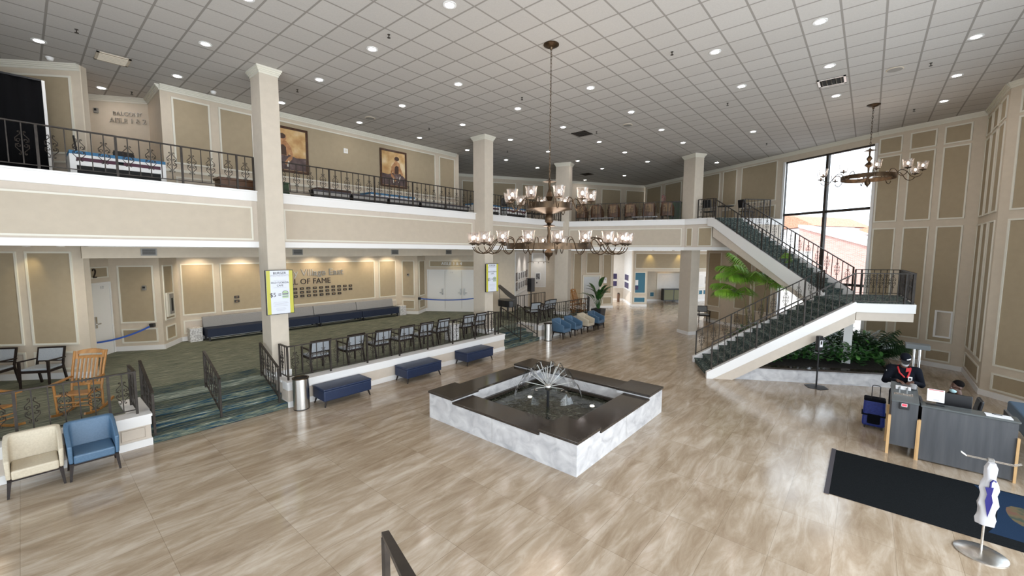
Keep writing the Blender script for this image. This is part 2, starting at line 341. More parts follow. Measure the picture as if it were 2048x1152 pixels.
    def mesh(s, name, mats, smooth=False):
        me = bpy.data.meshes.new(name); me.from_pydata(s.v, [], s.f)
        for k in (mats if isinstance(mats, (list, tuple)) else [mats]): me.materials.append(M[k] if isinstance(k, str) else k)
        me.polygons.foreach_set('material_index', s.mi)
        me.update()
        if smooth:
            me.polygons.foreach_set('use_smooth', [True] * len(me.polygons))
            try: me.set_sharp_from_angle(angle=0.7)
            except Exception: pass
        return me
    def build(s, name, mats, parent=None, smooth=False, loc=None, rz=None):
        return link(name, s.mesh(name, mats, smooth), parent, loc, rz)
def link(name, data, parent=None, loc=None, rz=None):
    o = bpy.data.objects.new(name, data); COL.objects.link(o)
    if parent: o.parent = parent
    if loc is not None: o.location = loc
    if rz is not None: o.rotation_euler = (0, 0, rz)
    return o
def tag(o, label, cat, group=None):
    o['label'] = label; o['category'] = cat
    if group: o['group'] = group
    return o
def thing(name, label, cat, loc=(0, 0, 0), rz=0.0, group=None):
    return tag(link(name, None, None, loc, rz), label, cat, group)
def struct(o, label=None, cat=None):
    o['kind'] = 'structure'
    if label: o['label'] = label
    if cat: o['category'] = cat
    return o
def bev(o, w=0.012, seg=2):
    b = o.modifiers.new('bevel', 'BEVEL'); b.width = w; b.segments = seg; b.limit_method = 'ANGLE'; b.angle_limit = 0.6
    return o
def dup(root, loc, rz=None, label=None, group=None):
    r = root.copy(); COL.objects.link(r); r.location = loc
    if rz is not None: r.rotation_euler = (0, 0, rz)
    if label: r['label'] = label
    if group: r['group'] = group
    for ch in list(root.children):
        c = ch.copy(); COL.objects.link(c); c.parent = r
        for g in list(ch.children):
            d = g.copy(); COL.objects.link(d); d.parent = c
    return r
def text(name, body, size, material, parent, loc, rot, extrude=0.006, align='CENTER', sx=1.0):
    c = bpy.data.curves.new(name, 'FONT'); c.body = body; c.size = size; c.extrude = extrude; c.align_x = align; c.align_y = 'CENTER'
    c.materials.append(M[material]); c.resolution_u = 3
    tmp = bpy.data.objects.new(name, c); me = bpy.data.meshes.new_from_object(tmp); bpy.data.objects.remove(tmp)
    for v in me.vertices: v.co.x *= sx
    o = link(name, me, parent, loc); o.rotation_euler = rot
    return o
ORD = ['first', 'second', 'third', 'fourth', 'fifth', 'sixth', 'seventh', 'eighth', 'ninth', 'tenth', 'eleventh', 'twelfth', 'thirteenth', 'fourteenth']

class Wall:
    """A wall along p0->p1 with its room side towards the camera; panels are measured along it."""
    def __init__(s, name, p0, p1, z0, z1, mats='field', t=0.16):
        s.p0 = Vector((p0[0], p0[1])); d = Vector((p1[0], p1[1])) - s.p0; s.len = d.length; s.d = d.normalized()
        n = Vector((-s.d.y, s.d.x)); mid = s.p0 + d / 2
        if n.dot(-mid) < 0: n = -n
        s.n = n; s.z0, s.z1 = z0, z1
        mb = MB(); mb.vprism([(0, z0), (s.len, z0), (s.len, z1), (0, z1)], s.p0, s.d, -n, t)
        s.o = struct(mb.build(name, mats))
    def at(s, a, z, off=0.0): p = s.p0 + s.d * a + s.n * off; return Vector((p.x, p.y, z))
    def slab(s, mb, a0, a1, z0, z1, t, m=0, off=0.0):
        o = s.p0 + s.n * off
        mb.vprism([(a0, z0), (a1, z0), (a1, z1), (a0, z1)], o, s.d, s.n, t, m)
    def panel(s, a0, a1, z0, z1, field='tan', w=0.045, mould='trim', inset=True):
        if a1 < a0: a0, a1 = a1, a0
        mb = MB()
        if inset: s.slab(mb, a0 + w * .5, a1 - w * .5, z0 + w * .5, z1 - w * .5, 0.008, 0, 0.001)
        for q in ((a0, a1, z1 - w, z1), (a0, a1, z0, z0 + w), (a0, a0 + w, z0 + w, z1 - w), (a1 - w, a1, z0 + w, z1 - w)): s.slab(mb, *q, 0.03, 1, 0.001)
        return mb.build('panel', [field, mould], s.o)
    def band(s, name, z0, z1, t=0.02, m='white', a0=0.0, a1=None):
        mb = MB(); s.slab(mb, a0, s.len if a1 is None else a1, z0, z1, t, 0, 0.001); return mb.build(name, m, s.o)
    def crown(s, zc, a0=0.0, a1=None, m='trim'):
        a1 = s.len if a1 is None else a1; mb = MB()
        for k, (h, t) in enumerate(((0.15, 0.02), (0.10, 0.05), (0.07, 0.075), (0.035, 0.10))): s.slab(mb, a0, a1, zc - h, zc - (0.10, 0.07, 0.035, 0.0)[k], t, 0, 0.001)
        return mb.build('crown_moulding', m, s.o)
    def rot(s): return (PI / 2, 0, math.atan2(s.n.x, -s.n.y))   # for lettering laid on the wall

CEIL = 8.52; PLAT = 0.62; BALC = 5.51; SOF = 4.05
# ------------------------------------------------------------------ floor, platform, ceiling
room = [(-4.4, -4.95), (15.4, -4.95), (17.6, -2.8), (20.45, -2.8), (21.5, -0.05), (23.4, 3.2)]
struct(MB().prism(room + [(25.7, 7.05), (34, 6.2), (40, 7), (40, 11), (33, 17.5), (29.7, 17.6), (27.2, 14.4), (24.8, 15.9), (22.6, 18.0), (16, 22), (-4.4, 22)], -0.2, 0.0).build('floor', 'floor'))
struct(MB().prism(room + [(28.75, 12.1), (22.6, 15.8), (13.9, 21.2), (-4.4, 21.2)], CEIL, CEIL + 0.2).build('ceiling', 'ceiling'))
struct(MB().prism([(25.4, 6.8), (34, 6.2), (40, 7), (40, 11), (33, 17.5), (29.7, 17.6), (27.2, 14.4), (24.8, 15.9), (22.6, 18.0), (16, 22), (13, 22), (13.9, 21), (22.5, 15.6), (28.55, 12.2)], SOF + 0.02, SOF + 0.2).build('ceiling_far_hall', 'field'))
# raised carpeted platform at the left, its plinths and steps
st = [(-4.2, 11.10), (1.38, 11.10), (1.38, 12.35), (4.30, 12.35), (4.30, 11.10), (12.28, 11.10), (12.28, 12.35), (14.98, 12.35), (14.98, 11.16), (19.60, 11.16), (20.75, 11.9), (20.4, 13.6), (19.2, 16.0), (15.4, 17.6), (14.9, 20.2), (-4.2, 20.2)]
struct(MB().prism(st, 0.0, PLAT).build('floor_platform', 'carpet'))
def steps(name, x0, x1, y0, y1):
    mb = MB()
    for k in range(3):
        ya = y0 + (y1 - y0) * k / 3.6
        mb.box((x0, ya, PLAT * k / 4), (x1, y1, PLAT * (k + 1) / 4 - 0.0))
    o = struct(mb.build(name, 'carpetblue'), None, None); bev(o, 0.02, 2); return o
steps('floor_entry_steps', 1.52, 4.14, 10.95, 12.35)
steps('floor_far_steps', 12.42, 14.83, 10.98, 12.35)
mb = MB().box((1.52, 12.352, PLAT), (4.14, 13.1, PLAT + 0.004)); struct(mb.build('floor_step_edge', 'carpetblue'))

def plinth(name, x0, x1, y, ends, z=0.66):
    w = Wall(name, (x0, y), (x1, y), 0, z - 0.05, 'fascia', 0.30)
    mb = MB(); mb.box((x0 - 0.03, y - 0.04, z - 0.05), (x1 + 0.03, y + 0.33, z)); mb.box((x0 - 0.012, y - 0.022, z - 0.22), (x1 + 0.012, y - 0.002, z - 0.05))
    for e in ends:
        ex = x0 if e == 0 else x1; s = -1 if e == 0 else 1
        mb.box((min(ex, ex + s * 0.012), y, z - 0.22), (max(ex, ex + s * 0.012), y + 0.31, z - 0.05))
    mb.build('ledge', 'white', w.o)
    mb = MB(); mb.box((x0 - 0.015, y - 0.02, 0), (x1 + 0.015, y - 0.001, 0.15))
    for e in ends:
        ex = x0 if e == 0 else x1; s = -1 if e == 0 else 1
        mb.box((min(ex, ex + s * 0.015), y, 0), (max(ex, ex + s * 0.015), y + 1.4, 0.15))
    mb.build('baseboard', 'white', w.o)
    return w
pl_a = plinth('wall_platform_left', -4.2, 1.50, 10.96, (1,))
mb = MB().box((1.20, 11.27, 0.0), (1.50, 12.35, 0.60)); mb.build('return', 'fascia', pl_a.o); MB().box((1.18, 11.27, 0.60), (1.54, 12.35, 0.66)).build('ledge', 'white', pl_a.o)
pl_a.panel(5.25, 5.62, 0.19, 0.41, 'fascia', 0.015, 'fascia')
pl_b = plinth('wall_platform_centre', 4.16, 12.40, 10.96, (0, 1))
MB().box((4.16, 11.27, 0), (4.46, 12.35, 0.60)).build('return', 'fascia', pl_b.o); MB().box((4.12, 11.27, 0.60), (4.48, 12.35, 0.66)).build('ledge', 'white', pl_b.o)
MB().box((12.10, 11.27, 0), (12.40, 12.35, 0.60)).build('return', 'fascia', pl_b.o); MB().box((12.08, 11.27, 0.60), (12.44, 12.35, 0.66)).build('ledge', 'white', pl_b.o)
pl_c = plinth('wall_platform_far', 14.85, 19.70, 11.03, (0,))
MB().box((14.85, 11.34, 0), (15.15, 12.35, 0.60)).build('return', 'fascia', pl_c.o); MB().box((14.83, 11.34, 0.60), (15.17, 12.35, 0.66)).build('ledge', 'white', pl_c.o)

# ------------------------------------------------------------------ columns
def column(name, c, w, d, rz, z0):
    o = struct(link(name, None, None, (c[0], c[1], 0), rz))
    bev(MB().box((-w / 2, -d / 2, z0), (w / 2, d / 2, CEIL)).build('shaft', 'column', o), 0.008, 1)
    mb = MB(); e = 0.02
    mb.box((-w / 2 - e, -d / 2 - e, z0), (w / 2 + e, d / 2 + e, z0 + 0.16)); mb.build('base', 'white', o)
    mb = MB()
    for k, (h, t) in enumerate(((0.17, 0.012), (0.12, 0.035), (0.09, 0.055), (0.05, 0.075))): mb.box((-w / 2 - t, -d / 2 - t, CEIL - h), (w / 2 + t, d / 2 + t, CEIL - (0.12, 0.09, 0.05, 0.0)[k]))
    mb.build('capital', 'trim', o); return o
column('column_entry_steps', (4.32, 12.03), 0.44, 0.62, 0, PLAT)
column('column_far_steps', (12.32, 12.05), 0.48, 0.66, 0, PLAT)
column('column_bend', (18.70, 12.38), 0.50, 0.74, math.radians(15), PLAT)
col_stair = column('column_stair', (20.93, 6.56), 0.50, 0.76, math.radians(-31), 0)

# ------------------------------------------------------------------ balcony
edge = [(-5, 12.3), (18.55, 12.3), (20.50, 6.72), (20.42, 6.22), (20.25, 5.42), (21.42, 4.32), (23.0, 3.20)]
wallN = (0.866, -0.5); WN = 18.52
def onwall(y): return ((WN + 0.5 * y) / 0.866, y)
poly = edge + [onwall(3.4), (28.55, 12.2), (22.5, 15.6), (13.9, 21.0), (-5, 21.0)]
inner = [(-5, 12.42), (18.65, 12.42), (20.62, 6.74), (20.54, 6.22), (20.4, 5.5), (21.5, 4.45), (23.0, 3.4)]
slab = struct(MB().prism(inner + poly[7:], SOF + 0.02, BALC - 0.10).build('floor_balcony', 'field'))
MB().prism(inner + poly[7:], BALC - 0.10, BALC - 0.05).build('carpet', 'carpet', slab)
for i in range(len(edge) - 1):
    a, b = edge[i], edge[i + 1]
    w = Wall('wall_balcony_front' if i == 0 else 'wall_balcony_front_' + ('bend', 'column', 'stairhead', 'stairtop', 'window')[i - 1], a, b, SOF, BALC, 'fascia', 0.12)
    if i == 4: # open onto the stair
        pass
    w.band('cap_band', BALC - 0.26, BALC, 0.05, 'white'); w.band('cap_lip', BALC - 0.035, BALC + 0.005, 0.09, 'white'); w.band('lower_moulding', SOF, SOF + 0.15, 0.03, 'white')
    if i == 0:
        for x0, x1 in ((-4.6, 3.98), (4.75, 11.92), (12.75, 18.2)): w.panel(x0 + 5, x1 + 5, 4.24, 5.10, 'fasciatan', 0.04)
    elif i == 1: w.panel(0.35, w.len - 0.12, 4.24, 5.10, 'fasciatan', 0.04)
    elif i == 2: w.panel(0.10, w.len - 0.12, 4.24, 5.10, 'tan', 0.03)
    elif i == 3: w.panel(0.16, w.len, 4.24, 5.10, 'tan', 0.04)

# ------------------------------------------------------------------ walls under and over the balcony
# dropped soffit and beam
struct(MB().prism([(1.0, 15.15), (14.9, 15.15), (16.9, 15.15), (16.2, 20.2), (1.0, 20.2)], 3.75, SOF).build('ceiling_soffit', 'field'))
def low(name, p0, p1, z0=PLAT, z1=3.76):
    w = Wall(name, p0, p1, z0, z1, 'field'); w.band('baseboard', z0, z0 + 0.16, 0.025); return w
wA = Wall('wall_left', (1.02, 15.353), (-3.2, 19.03), PLAT, BALC - 0.2, 'field', 0.2)
wA.band('baseboard', PLAT, PLAT + 0.16, 0.025)
for a0, a1 in ((0.52, 1.55), (1.74, 3.2), (3.4, 4.8)): wA.panel(a0 - .29, a1 - .29, 1.52, 3.92); wA.panel(a0 - .29, a1 - .29, 0.86, 1.34, 'fascia')
wA = Wall('wall_balcony_left', (1.24, 15.16), (-3.2, 19.03), BALC - 0.2, CEIL, 'field', 0.2); wA.crown(CEIL)
wA.panel(0.20, 3.0, 6.35, 8.24); wA.panel(0.20, 3.0, 5.60, 6.18, 'fascia')
struct(MB().prism([(1.03, 15.34), (1.17, 17.88), (0.95, 17.9), (0.80, 15.55)], PLAT, 3.76).build('wall_left_jamb', 'field'))
wD = low('wall_aisle_two', (1.20, 17.86), (1.82, 18.72))
wP = low('wall_aisle_two_panel', (1.82, 18.72), (2.96, 17.96))
wP.panel(0.22, 1.20, 1.55, 3.45); wP.panel(0.22, 1.22, 0.88, 1.36)
wR = low('wall_aisle_two_return', (2.96, 17.96), (3.63, 19.0))
wR.panel(0.16, 0.84, 1.57, 3.45); wR.panel(0.16, 0.84, 0.88, 1.37)
wH = low('wall_hall_of_fame', (3.40, 19.0), (12.98, 19.0))
for a0, a1 in ((0.31, 1.33), (1.53, 8.16), (8.40, 9.41)): wH.panel(a0, a1, 1.56, 3.46); wH.panel(a0, a1, 0.88, 1.38, 'fascia')
wQ = low('wall_aisle_four_return', (12.78, 19.0), (13.44, 17.96))
wQ.panel(0.38, 1.06, 1.57, 3.45); wQ.panel(0.38, 1.06, 0.88, 1.37)
wS = low('wall_aisle_four_panel', (13.44, 17.96), (14.56, 18.70))
wS.panel(0.2, 1.12, 1.55, 3.45); wS.panel(0.2, 1.12, 0.88, 1.36)
wE = low('wall_aisle_four', (14.43, 18.69), (16.35, 15.96))
wE.panel(0.31, 2.91, 3.08, 3.43, 'tan', 0.035)
# upper walls at the back of the balcony
def up(name, p0, p1): 
    w = Wall(name, p0, p1, BALC - 0.2, CEIL, 'field'); w.crown(CEIL); w.band('baseboard', BALC - 0.05, BALC + 0.12, 0.025); return w
struct(MB().box((1.24, 15.16, BALC - .2), (1.26, 18.2, CEIL)).build('wall_nook_left', 'field'))
wN = up('wall_nook', (1.24, 18.10), (2.95, 16.86))
wNr = up('wall_nook_right', (2.80, 16.98), (2.77, 15.16))
wU = up('wall_balcony', (2.77, 15.16), (13.62, 15.13))
for a0, a1 in ((0.24, 1.14), (1.36, 2.28), (9.83, 10.76)): wU.panel(a0, a1, 6.42, 8.25)
wU.panel(2.5, 9.6, 6.42, 8.27, 'tan', 0.04); wU.band('chair_rail', 6.18, 6.26, 0.03, 'trim')
for a0, a1 in ((0.24, 1.14), (1.36, 2.28), (2.5, 9.6), (9.83, 10.76)): wU.panel(a0, a1, 5.66, 6.06, 'fascia')
wU2 = up('wall_balcony_end', (13.62, 15.13), (14.6, 19.6))
wB = up('wall_balcony_far', (13.5, 20.9), (28.6, 12.05))
for k in range(9): wB.panel(0.6 + k * 1.9, 2.1 + k * 1.9, 6.3, 8.15)
# ------------------------------------------------------------------ window wall (runs at 60 degrees to the balcony front)
WIN_Y0, WIN_Y1, WIN_Z0, WIN_Z1 = -0.03, 3.25, 0.60, 8.13
wU3 = Wall('wall_balcony_right', onwall(12.05), onwall(WIN_Y1), BALC - 0.3, CEIL, 'field', 0.22)
LU = lambda y: (12.05 - y) / 0.866
for y0, y1 in ((11.9, 10.6), (10.3, 9.0), (8.6, 6.45), (6.27, 5.49), (5.24, 3.52)): wU3.panel(LU(y0), LU(y1), 6.44, 8.30)
for y0, y1 in ((6.27, 5.49), (5.24, 3.52)): wU3.panel(LU(y0), LU(y1), 5.62, 6.24)
wU3.crown(CEIL)
wL3 = Wall('wall_stair_side', onwall(7.05), onwall(WIN_Y1), 0, BALC - 0.3, 'field', 0.22)
LL = lambda y: (7.05 - y) / 0.866
wL3.panel(LL(6.90), LL(6.12), 0.92, 3.95); wL3.panel(LL(6.84), LL(6.08), 0.20, 0.70); wL3.panel(LL(5.3), LL(4.44), 1.0, 3.96); wL3.panel(LL(4.3), LL(3.46), 1.0, 3.96)
wL3.panel(LL(5.3), LL(4.44), 0.2, 0.78); wL3.band('baseboard', 0, 0.16, 0.03)
wW = Wall('wall_window_head', onwall(WIN_Y1), onwall(WIN_Y0), WIN_Z1, CEIL, 'field', 0.22); wW.crown(CEIL)
wW2 = Wall('wall_window_sill', onwall(WIN_Y1), onwall(WIN_Y0), 0, WIN_Z0, 'field', 0.22)
win = struct(link('window_1', None))
LWn = wW.len
mb = MB()
wW.slab(mb, 0, 0.07, WIN_Z0, WIN_Z1, 0.12, 0, -0.16); wW.slab(mb, LWn - 0.07, LWn, WIN_Z0, WIN_Z1, 0.12, 0, -0.16)
wW.slab(mb, LWn * .505 - 0.05, LWn * .505 + 0.05, WIN_Z0, WIN_Z1, 0.14, 0, -0.17)
for z in (WIN_Z0, 2.62, 5.66, WIN_Z1 - 0.06): wW.slab(mb, 0.07, LWn - 0.07, z, z + (0.10 if 1 < z < 8 else 0.06), 0.12, 0, -0.16)
mb.build('frame', 'bronze', win)
mb = MB(); wW.slab(mb, 0.0, 0.10, WIN_Z0, WIN_Z1, 0.04, 0, 0.0); wW.slab(mb, LWn - 0.10, LWn, WIN_Z0, WIN_Z1, 0.04, 0, 0.0); wW.slab(mb, 0, LWn, WIN_Z0 - 0.05, WIN_Z0, 0.12, 0, 0); mb.build('casing', 'white', win)
for k in range(2):
    for z0, z1 in ((WIN_Z0, 2.66), (2.66, 5.70), (5.70, WIN_Z1)):
        a0 = 0.05 + k * LWn * .5; mb = MB(); o = wW.p0 - wW.n * 0.10
        A = o + wW.d * a0; B = o + wW.d * (a0 + LWn * .5 - 0.05)
        mb.quad((A.x, A.y, z0), (B.x, B.y, z0), (B.x, B.y, z1), (A.x, A.y, z1)); mb.build('pane', 'pane', win)
# tall panelled wall at the right
P0 = (onwall(-0.03)[0] - 0.02, -0.03)
wX = Wall('wall_right', P0, (20.32, -2.64), 0, CEIL, 'field', 0.2); wX.band('baseboard', 0, 0.16, 0.03); wX.crown(CEIL)
for a0, a1 in ((0.03, 0.72), (0.93, 1.64), (1.82, 2.49)):
    for z0, z1 in ((7.66, 8.26), (5.14, 7.58), (0.90, 4.91), (0.22, 0.62)):
        wX.panel(a0, a1, z0, z1)
wX.panel(2.00, 2.46, 1.06, 2.00, 'field', 0.055, 'white')
wY = Wall('wall_right_return', (20.32, -2.64), (17.42, -2.62), 0, CEIL, 'field', 0.2); wY.band('baseboard', 0, 0.16, 0.03); wY.crown(CEIL)
for a0, a1 in ((0.12, 0.85), (1.05, 1.75), (1.98, 2.72)):
    for z0, z1 in ((7.66, 8.26), (5.14, 7.58), (0.90, 4.91)): wY.panel(a0, a1, z0, z1)
wY.panel(0.3, 2.6, 0.24, 0.74)
wZ = Wall('wall_right_front', (17.42, -2.62), (15.2, -4.75), 0, CEIL, 'field', 0.2); wZ.band('baseboard', 0, 0.16, 0.03); wZ.crown(CEIL)
for a0, a1 in ((0.26, 1.1), (1.35, 2.8)):
    for z0, z1 in ((7.66, 8.26), (5.14, 7.58), (0.90, 4.91), (0.22, 0.70)): wZ.panel(a0, a1, z0, z1)
# glazed entrance fronts behind the camera
def glazed(name, p0, p1, bays):
    w = Wall(name, p0, p1, 6.2, CEIL, 'field', 0.2)
    mb = MB()
    for k in range(bays + 1): a = w.len * k / bays; w.slab(mb, max(0, a - .05), min(w.len, a + .05), 0, 6.2, 0.1, 0, -0.1)
    for z in (0.0, 2.4, 4.4): w.slab(mb, 0, w.len, z, z + 0.1, 0.1, 0, -0.1)
    mb.build('frame', 'bronze', w.o)
    mb = MB(); w.slab(mb, 0, w.len, 0, 6.2, 0.01, 0, -0.06); mb.build('pane', 'pane', w.o)
glazed('wall_entrance', (15.2, -4.75), (-4.2, -4.75), 8)
glazed('wall_side_entrance', (-4.2, -4.75), (-4.2, 10.6), 6)
struct(MB().box((-4.4, 10.6, 0), (-4.2, 20, CEIL)).build('wall_far_left', 'field'))

# ------------------------------------------------------------------ far hall beyond the columns
g1 = Wall('wall_gallery_approach', (16.35, 15.96), (17.75, 14.93), 0, SOF, 'field', 0.15)
wG = Wall('wall_gallery', (17.75, 14.93), (22.55, 17.72), 0, SOF, 'gallery', 0.15)
wG.panel(0.15, 5.3, 1.45, 3.9, 'gallery', 0.05, 'white')
wF = Wall('wall_gallery_end', (22.55, 17.72), (23.72, 16.55), 0, SOF, 'field', 0.15)
wF.panel(0.18, 1.2, 1.5, 3.85, 'gallery', 0.05, 'white')
wC = Wall('wall_gallery_window', (23.72, 16.55), (23.98, 16.29), 0, SOF, 'field', 0.15)
wC3 = Wall('wall_window_two_sill', (23.98, 16.29), (24.62, 15.65), 0, 1.15, 'field', 0.15)
w2 = struct(link('window_2', None)); mb = MB()
for a in (0.0, 0.84): wC3.slab(mb, a, a + 0.06, 1.15, SOF, 0.1, 0, -0.1)
wC3.slab(mb, 0.06, 0.84, 3.15, 3.22, 0.1, 0, -0.1); wC3.slab(mb, 0.06, 0.84, 1.15, 1.22, 0.1, 0, -0.1); mb.build('frame', 'white', w2)
mb = MB(); wC3.slab(mb, 0.0, 0.9, 1.15, SOF, 0.01, 0, -0.06); mb.build('pane', 'pane', w2)
# lift lobby wall with panels
wT = Wall('wall_lift', (24.35, 15.53), (26.98, 13.60), 0, SOF, 'field', 0.2); wT.band('baseboard', 0, 0.16, 0.03)
# gallery niche with two pairs of prints, then the teal pier
wN1 = Wall('wall_niche', (29.9, 17.3), (31.6, 15.0), 0, SOF, 'gallery', 0.2); wN1.band('dado', 0, 1.0, 0.02, 'fascia'); wN1.band('baseboard', 0, 0.16, 0.03)
wN2 = Wall('wall_niche_return', (31.6, 15.0), (28.55, 12.86), 0, SOF, 'gallery', 0.2); wN2.band('dado', 0, 1.0, 0.02, 'fascia'); wN2.band('baseboard', 0, 0.16, 0.03)
wM = Wall('wall_teal_pier', (28.52, 12.86), (29.22, 12.05), 0, SOF, 'field', 0.3); wM.band('baseboard', 0, 0.16, 0.03)
wM.panel(0.14, 0.95, 0.96, 2.50, 'teal', 0.05); wM.panel(0.10, 0.95, 0.28, 0.70, 'teal', 0.05)
wK = Wall('wall_header', (28.52, 12.86), (32.9, 7.8), 2.55, SOF, 'field', 0.3); wK.panel(0.15, 4.2, 2.75, 3.85); wK.panel(4.4, 6.4, 2.75, 3.85)
wJ = Wall('wall_cafe_back', (31.2, 14.6), (38.4, 7.4), 0, SOF, 'field', 0.3); wJ.band('baseboard', 0, 0.16, 0.03)
wJ.panel(2.52, 5.2, 0.2, 2.25, 'gallery', 0.06)
wJ.panel(1.95, 2.33, 0.35, 0.75, 'teal', 0.04)
wI = Wall('wall_gallery_right', (34.102, 10.629), (39.5, 8.2), 0, SOF, 'gallery', 0.2); wI.band('chair_rail', 1.05, 1.12, 0.03, 'trim'); wI.band('baseboard', 0, 0.16, 0.03)
for k in range(6): wI.panel(0.54 + k * 0.5, 0.94 + k * 0.5, 0.55, 0.92, 'teal', 0.03)
struct(MB().box((36, 3, 0), (36.2, 9, SOF)).build('wall_far_right', 'gallery'))

# ------------------------------------------------------------------ staircase
def U(a): return Vector((math.sin(a), math.cos(a))), Vector((math.cos(a), -math.sin(a)))
aL = math.radians(28.5); uL = Vector((math.sin(aL), -math.cos(aL))); nL = Vector((math.cos(aL), math.sin(aL))); OL = Vector((13.82, 3.65)); WL = 2.15
aU = math.radians(30); uU = Vector((math.sin(aU), math.cos(aU))); nU = Vector((math.cos(aU), -math.sin(aU))); OU = Vector((17.6, 1.2)); WU = 1.62
LZ = 2.53
stairs = thing('staircase', 'white dog-leg staircase with dark carpeted steps rising to the balcony by the tall window', 'staircase', (0, 0, 0))
A_ = OL + uL * 3.95; B_ = OL + uL * 3.95 + nL * WL; C_ = Vector((16.40, -1.12)); D_ = Vector((19.6, -0.95)); E_ = OU + nU * WU; 
land = [A_, C_, D_, E_, B_]
def inset(poly, d):
    c = sum(poly, Vector((0, 0))) / len(poly); return [tuple(p + (c - p).normalized() * d) for p in poly]
mb = MB(); mb.prism([tuple(p) for p in land], LZ - 0.27, LZ - 0.012, 0); lo = mb.build('landing', 'white', stairs)
mb = MB(); mb.prism(inset(land, 0.05), LZ - 0.52, LZ - 0.27, 0); mb.build('landing_soffit', 'fascia', stairs)
MB().prism(inset(land, 0.12), LZ - 0.012, LZ).build('landing_carpet', 'carpetstair', stairs)
def flight(name, o, u, n, width, z0, z1, run, risers, start):
    mb = MB(); r = (z1 - z0) / risers; t = run / risers; prof = []
    for k in range(risers):
        prof += [(start + k * t, z0 + k * r), (start + k * t, z0 + (k + 1) * r)]
        mb.vprism([(start + k * t - 0.025, z0 + (k + 1) * r - 0.04), (start + (k + 1) * t, z0 + (k + 1) * r - 0.04), (start + (k + 1) * t, z0 + (k + 1) * r), (start + k * t - 0.025, z0 + (k + 1) * r)], o + n * 0.14, u, n, width - 0.28, 0)
        zl = max(z0 if z0 < 1 else -9, z0 + (k - 1) * r - 0.05)
        mb.vprism([(start + k * t, zl), (start + (k + 1) * t, zl), (start + (k + 1) * t, z0 + (k + 1) * r - 0.04), (start + k * t, z0 + (k + 1) * r - 0.04)], o + n * 0.14, u, n, width - 0.28, 0)
    return mb.build(name, 'carpetstair', stairs)
flight('lower_flight', OL, uL, nL, WL, 0, LZ, 3.95, 15, 0.05)
flight('upper_flight', OU, uU, nU, WU, LZ, BALC - 0.02, 4.62, 17, 0.2)
for k, off in enumerate((0.0, WL - 0.14)):
    mb = MB(); mb.vprism([(-0.02, 0), (-0.02, 0.20), (3.93, 2.56), (3.95, 2.53), (3.95, 2.25), (0.16, 0)], OL + nL * off, uL, nL, 0.14); mb.build('stringer', 'white', stairs)
    mb = MB(); mb.vprism([(0.16, 0), (3.95, 2.25), (3.95, 1.93), (0.74, 0)], OL + nL * (off + (0.02 if k == 0 else 0)), uL, nL, 0.12); mb.build('stringer_base', 'fascia', stairs)
mb = MB(); mb.vprism([(0.55, 0.0), (3.97, 2.05), (3.97, 1.93), (0.74, 0.0)], OL + nL * 0.14, uL, nL, WL - 0.28); mb.build('lower_soffit', 'fascia', stairs)
up_prof = [(-0.1, 2.62), (4.75, 5.46), (5.1, 5.51), (5.1, 5.16), (4.8, 5.1), (0.1, 2.15), (-0.1, 2.07)]
for k, off in enumerate((0.0, WU - 0.12)):
    mb = MB(); mb.vprism(up_prof, OU + nU * off, uU, nU, 0.12); mb.build('stringer', 'white', stairs)
mb = MB(); mb.vprism([(0.0, 2.10), (4.8, 5.06), (4.8, 4.66), (0.0, 1.93)], OU + nU * 0.04, uU, nU, WU - 0.08); mb.build('upper_soffit', 'fascia', stairs)

# ------------------------------------------------------------------ wrought-iron railings
_scroll = {}
def scroll_mesh(h):
    key = round(h, 2)
    if key in _scroll: return _scroll[key]
    mb = MB(); r = 0.0065
    def spiral(cx, cz, a0, a1, r0, r1, k=9): return [(cx + (r0 + (r1 - r0) * i / k) * math.cos(a0 + (a1 - a0) * i / k), 0, cz + (r0 + (r1 - r0) * i / k) * math.sin(a0 + (a1 - a0) * i / k)) for i in range(k + 1)]
    for s in (-1, 1):
        for v in (-1, 1):
            # big S curl near the middle and a small curl at the end
            big = spiral(0.040, v * 0.050, -v * PI * 0.5, v * PI * 1.35, 0.036, 0.012)
            arm = [(0.040 + 0.036 * math.cos(-v * PI * .5), 0, v * 0.05 + 0.036 * math.sin(-v * PI * .5)), (0.085, 0, v * 0.03), (0.088, 0, v * 0.085), (0.052, 0, v * 0.13), (0.022, 0, v * 0.165), (0.024, 0, v * 0.20)]
            end = spiral(0.038, v * 0.205, PI, PI - v * PI * 1.5, 0.016, 0.009, 6)
            for path in (big, arm, end): mb.tube([(s * x, y, z) for x, y, z in path], r, 4, cap=False)
    _scroll[key] = mb.mesh('scroll', 'bronze'); return _scroll[key]
_bal = {}
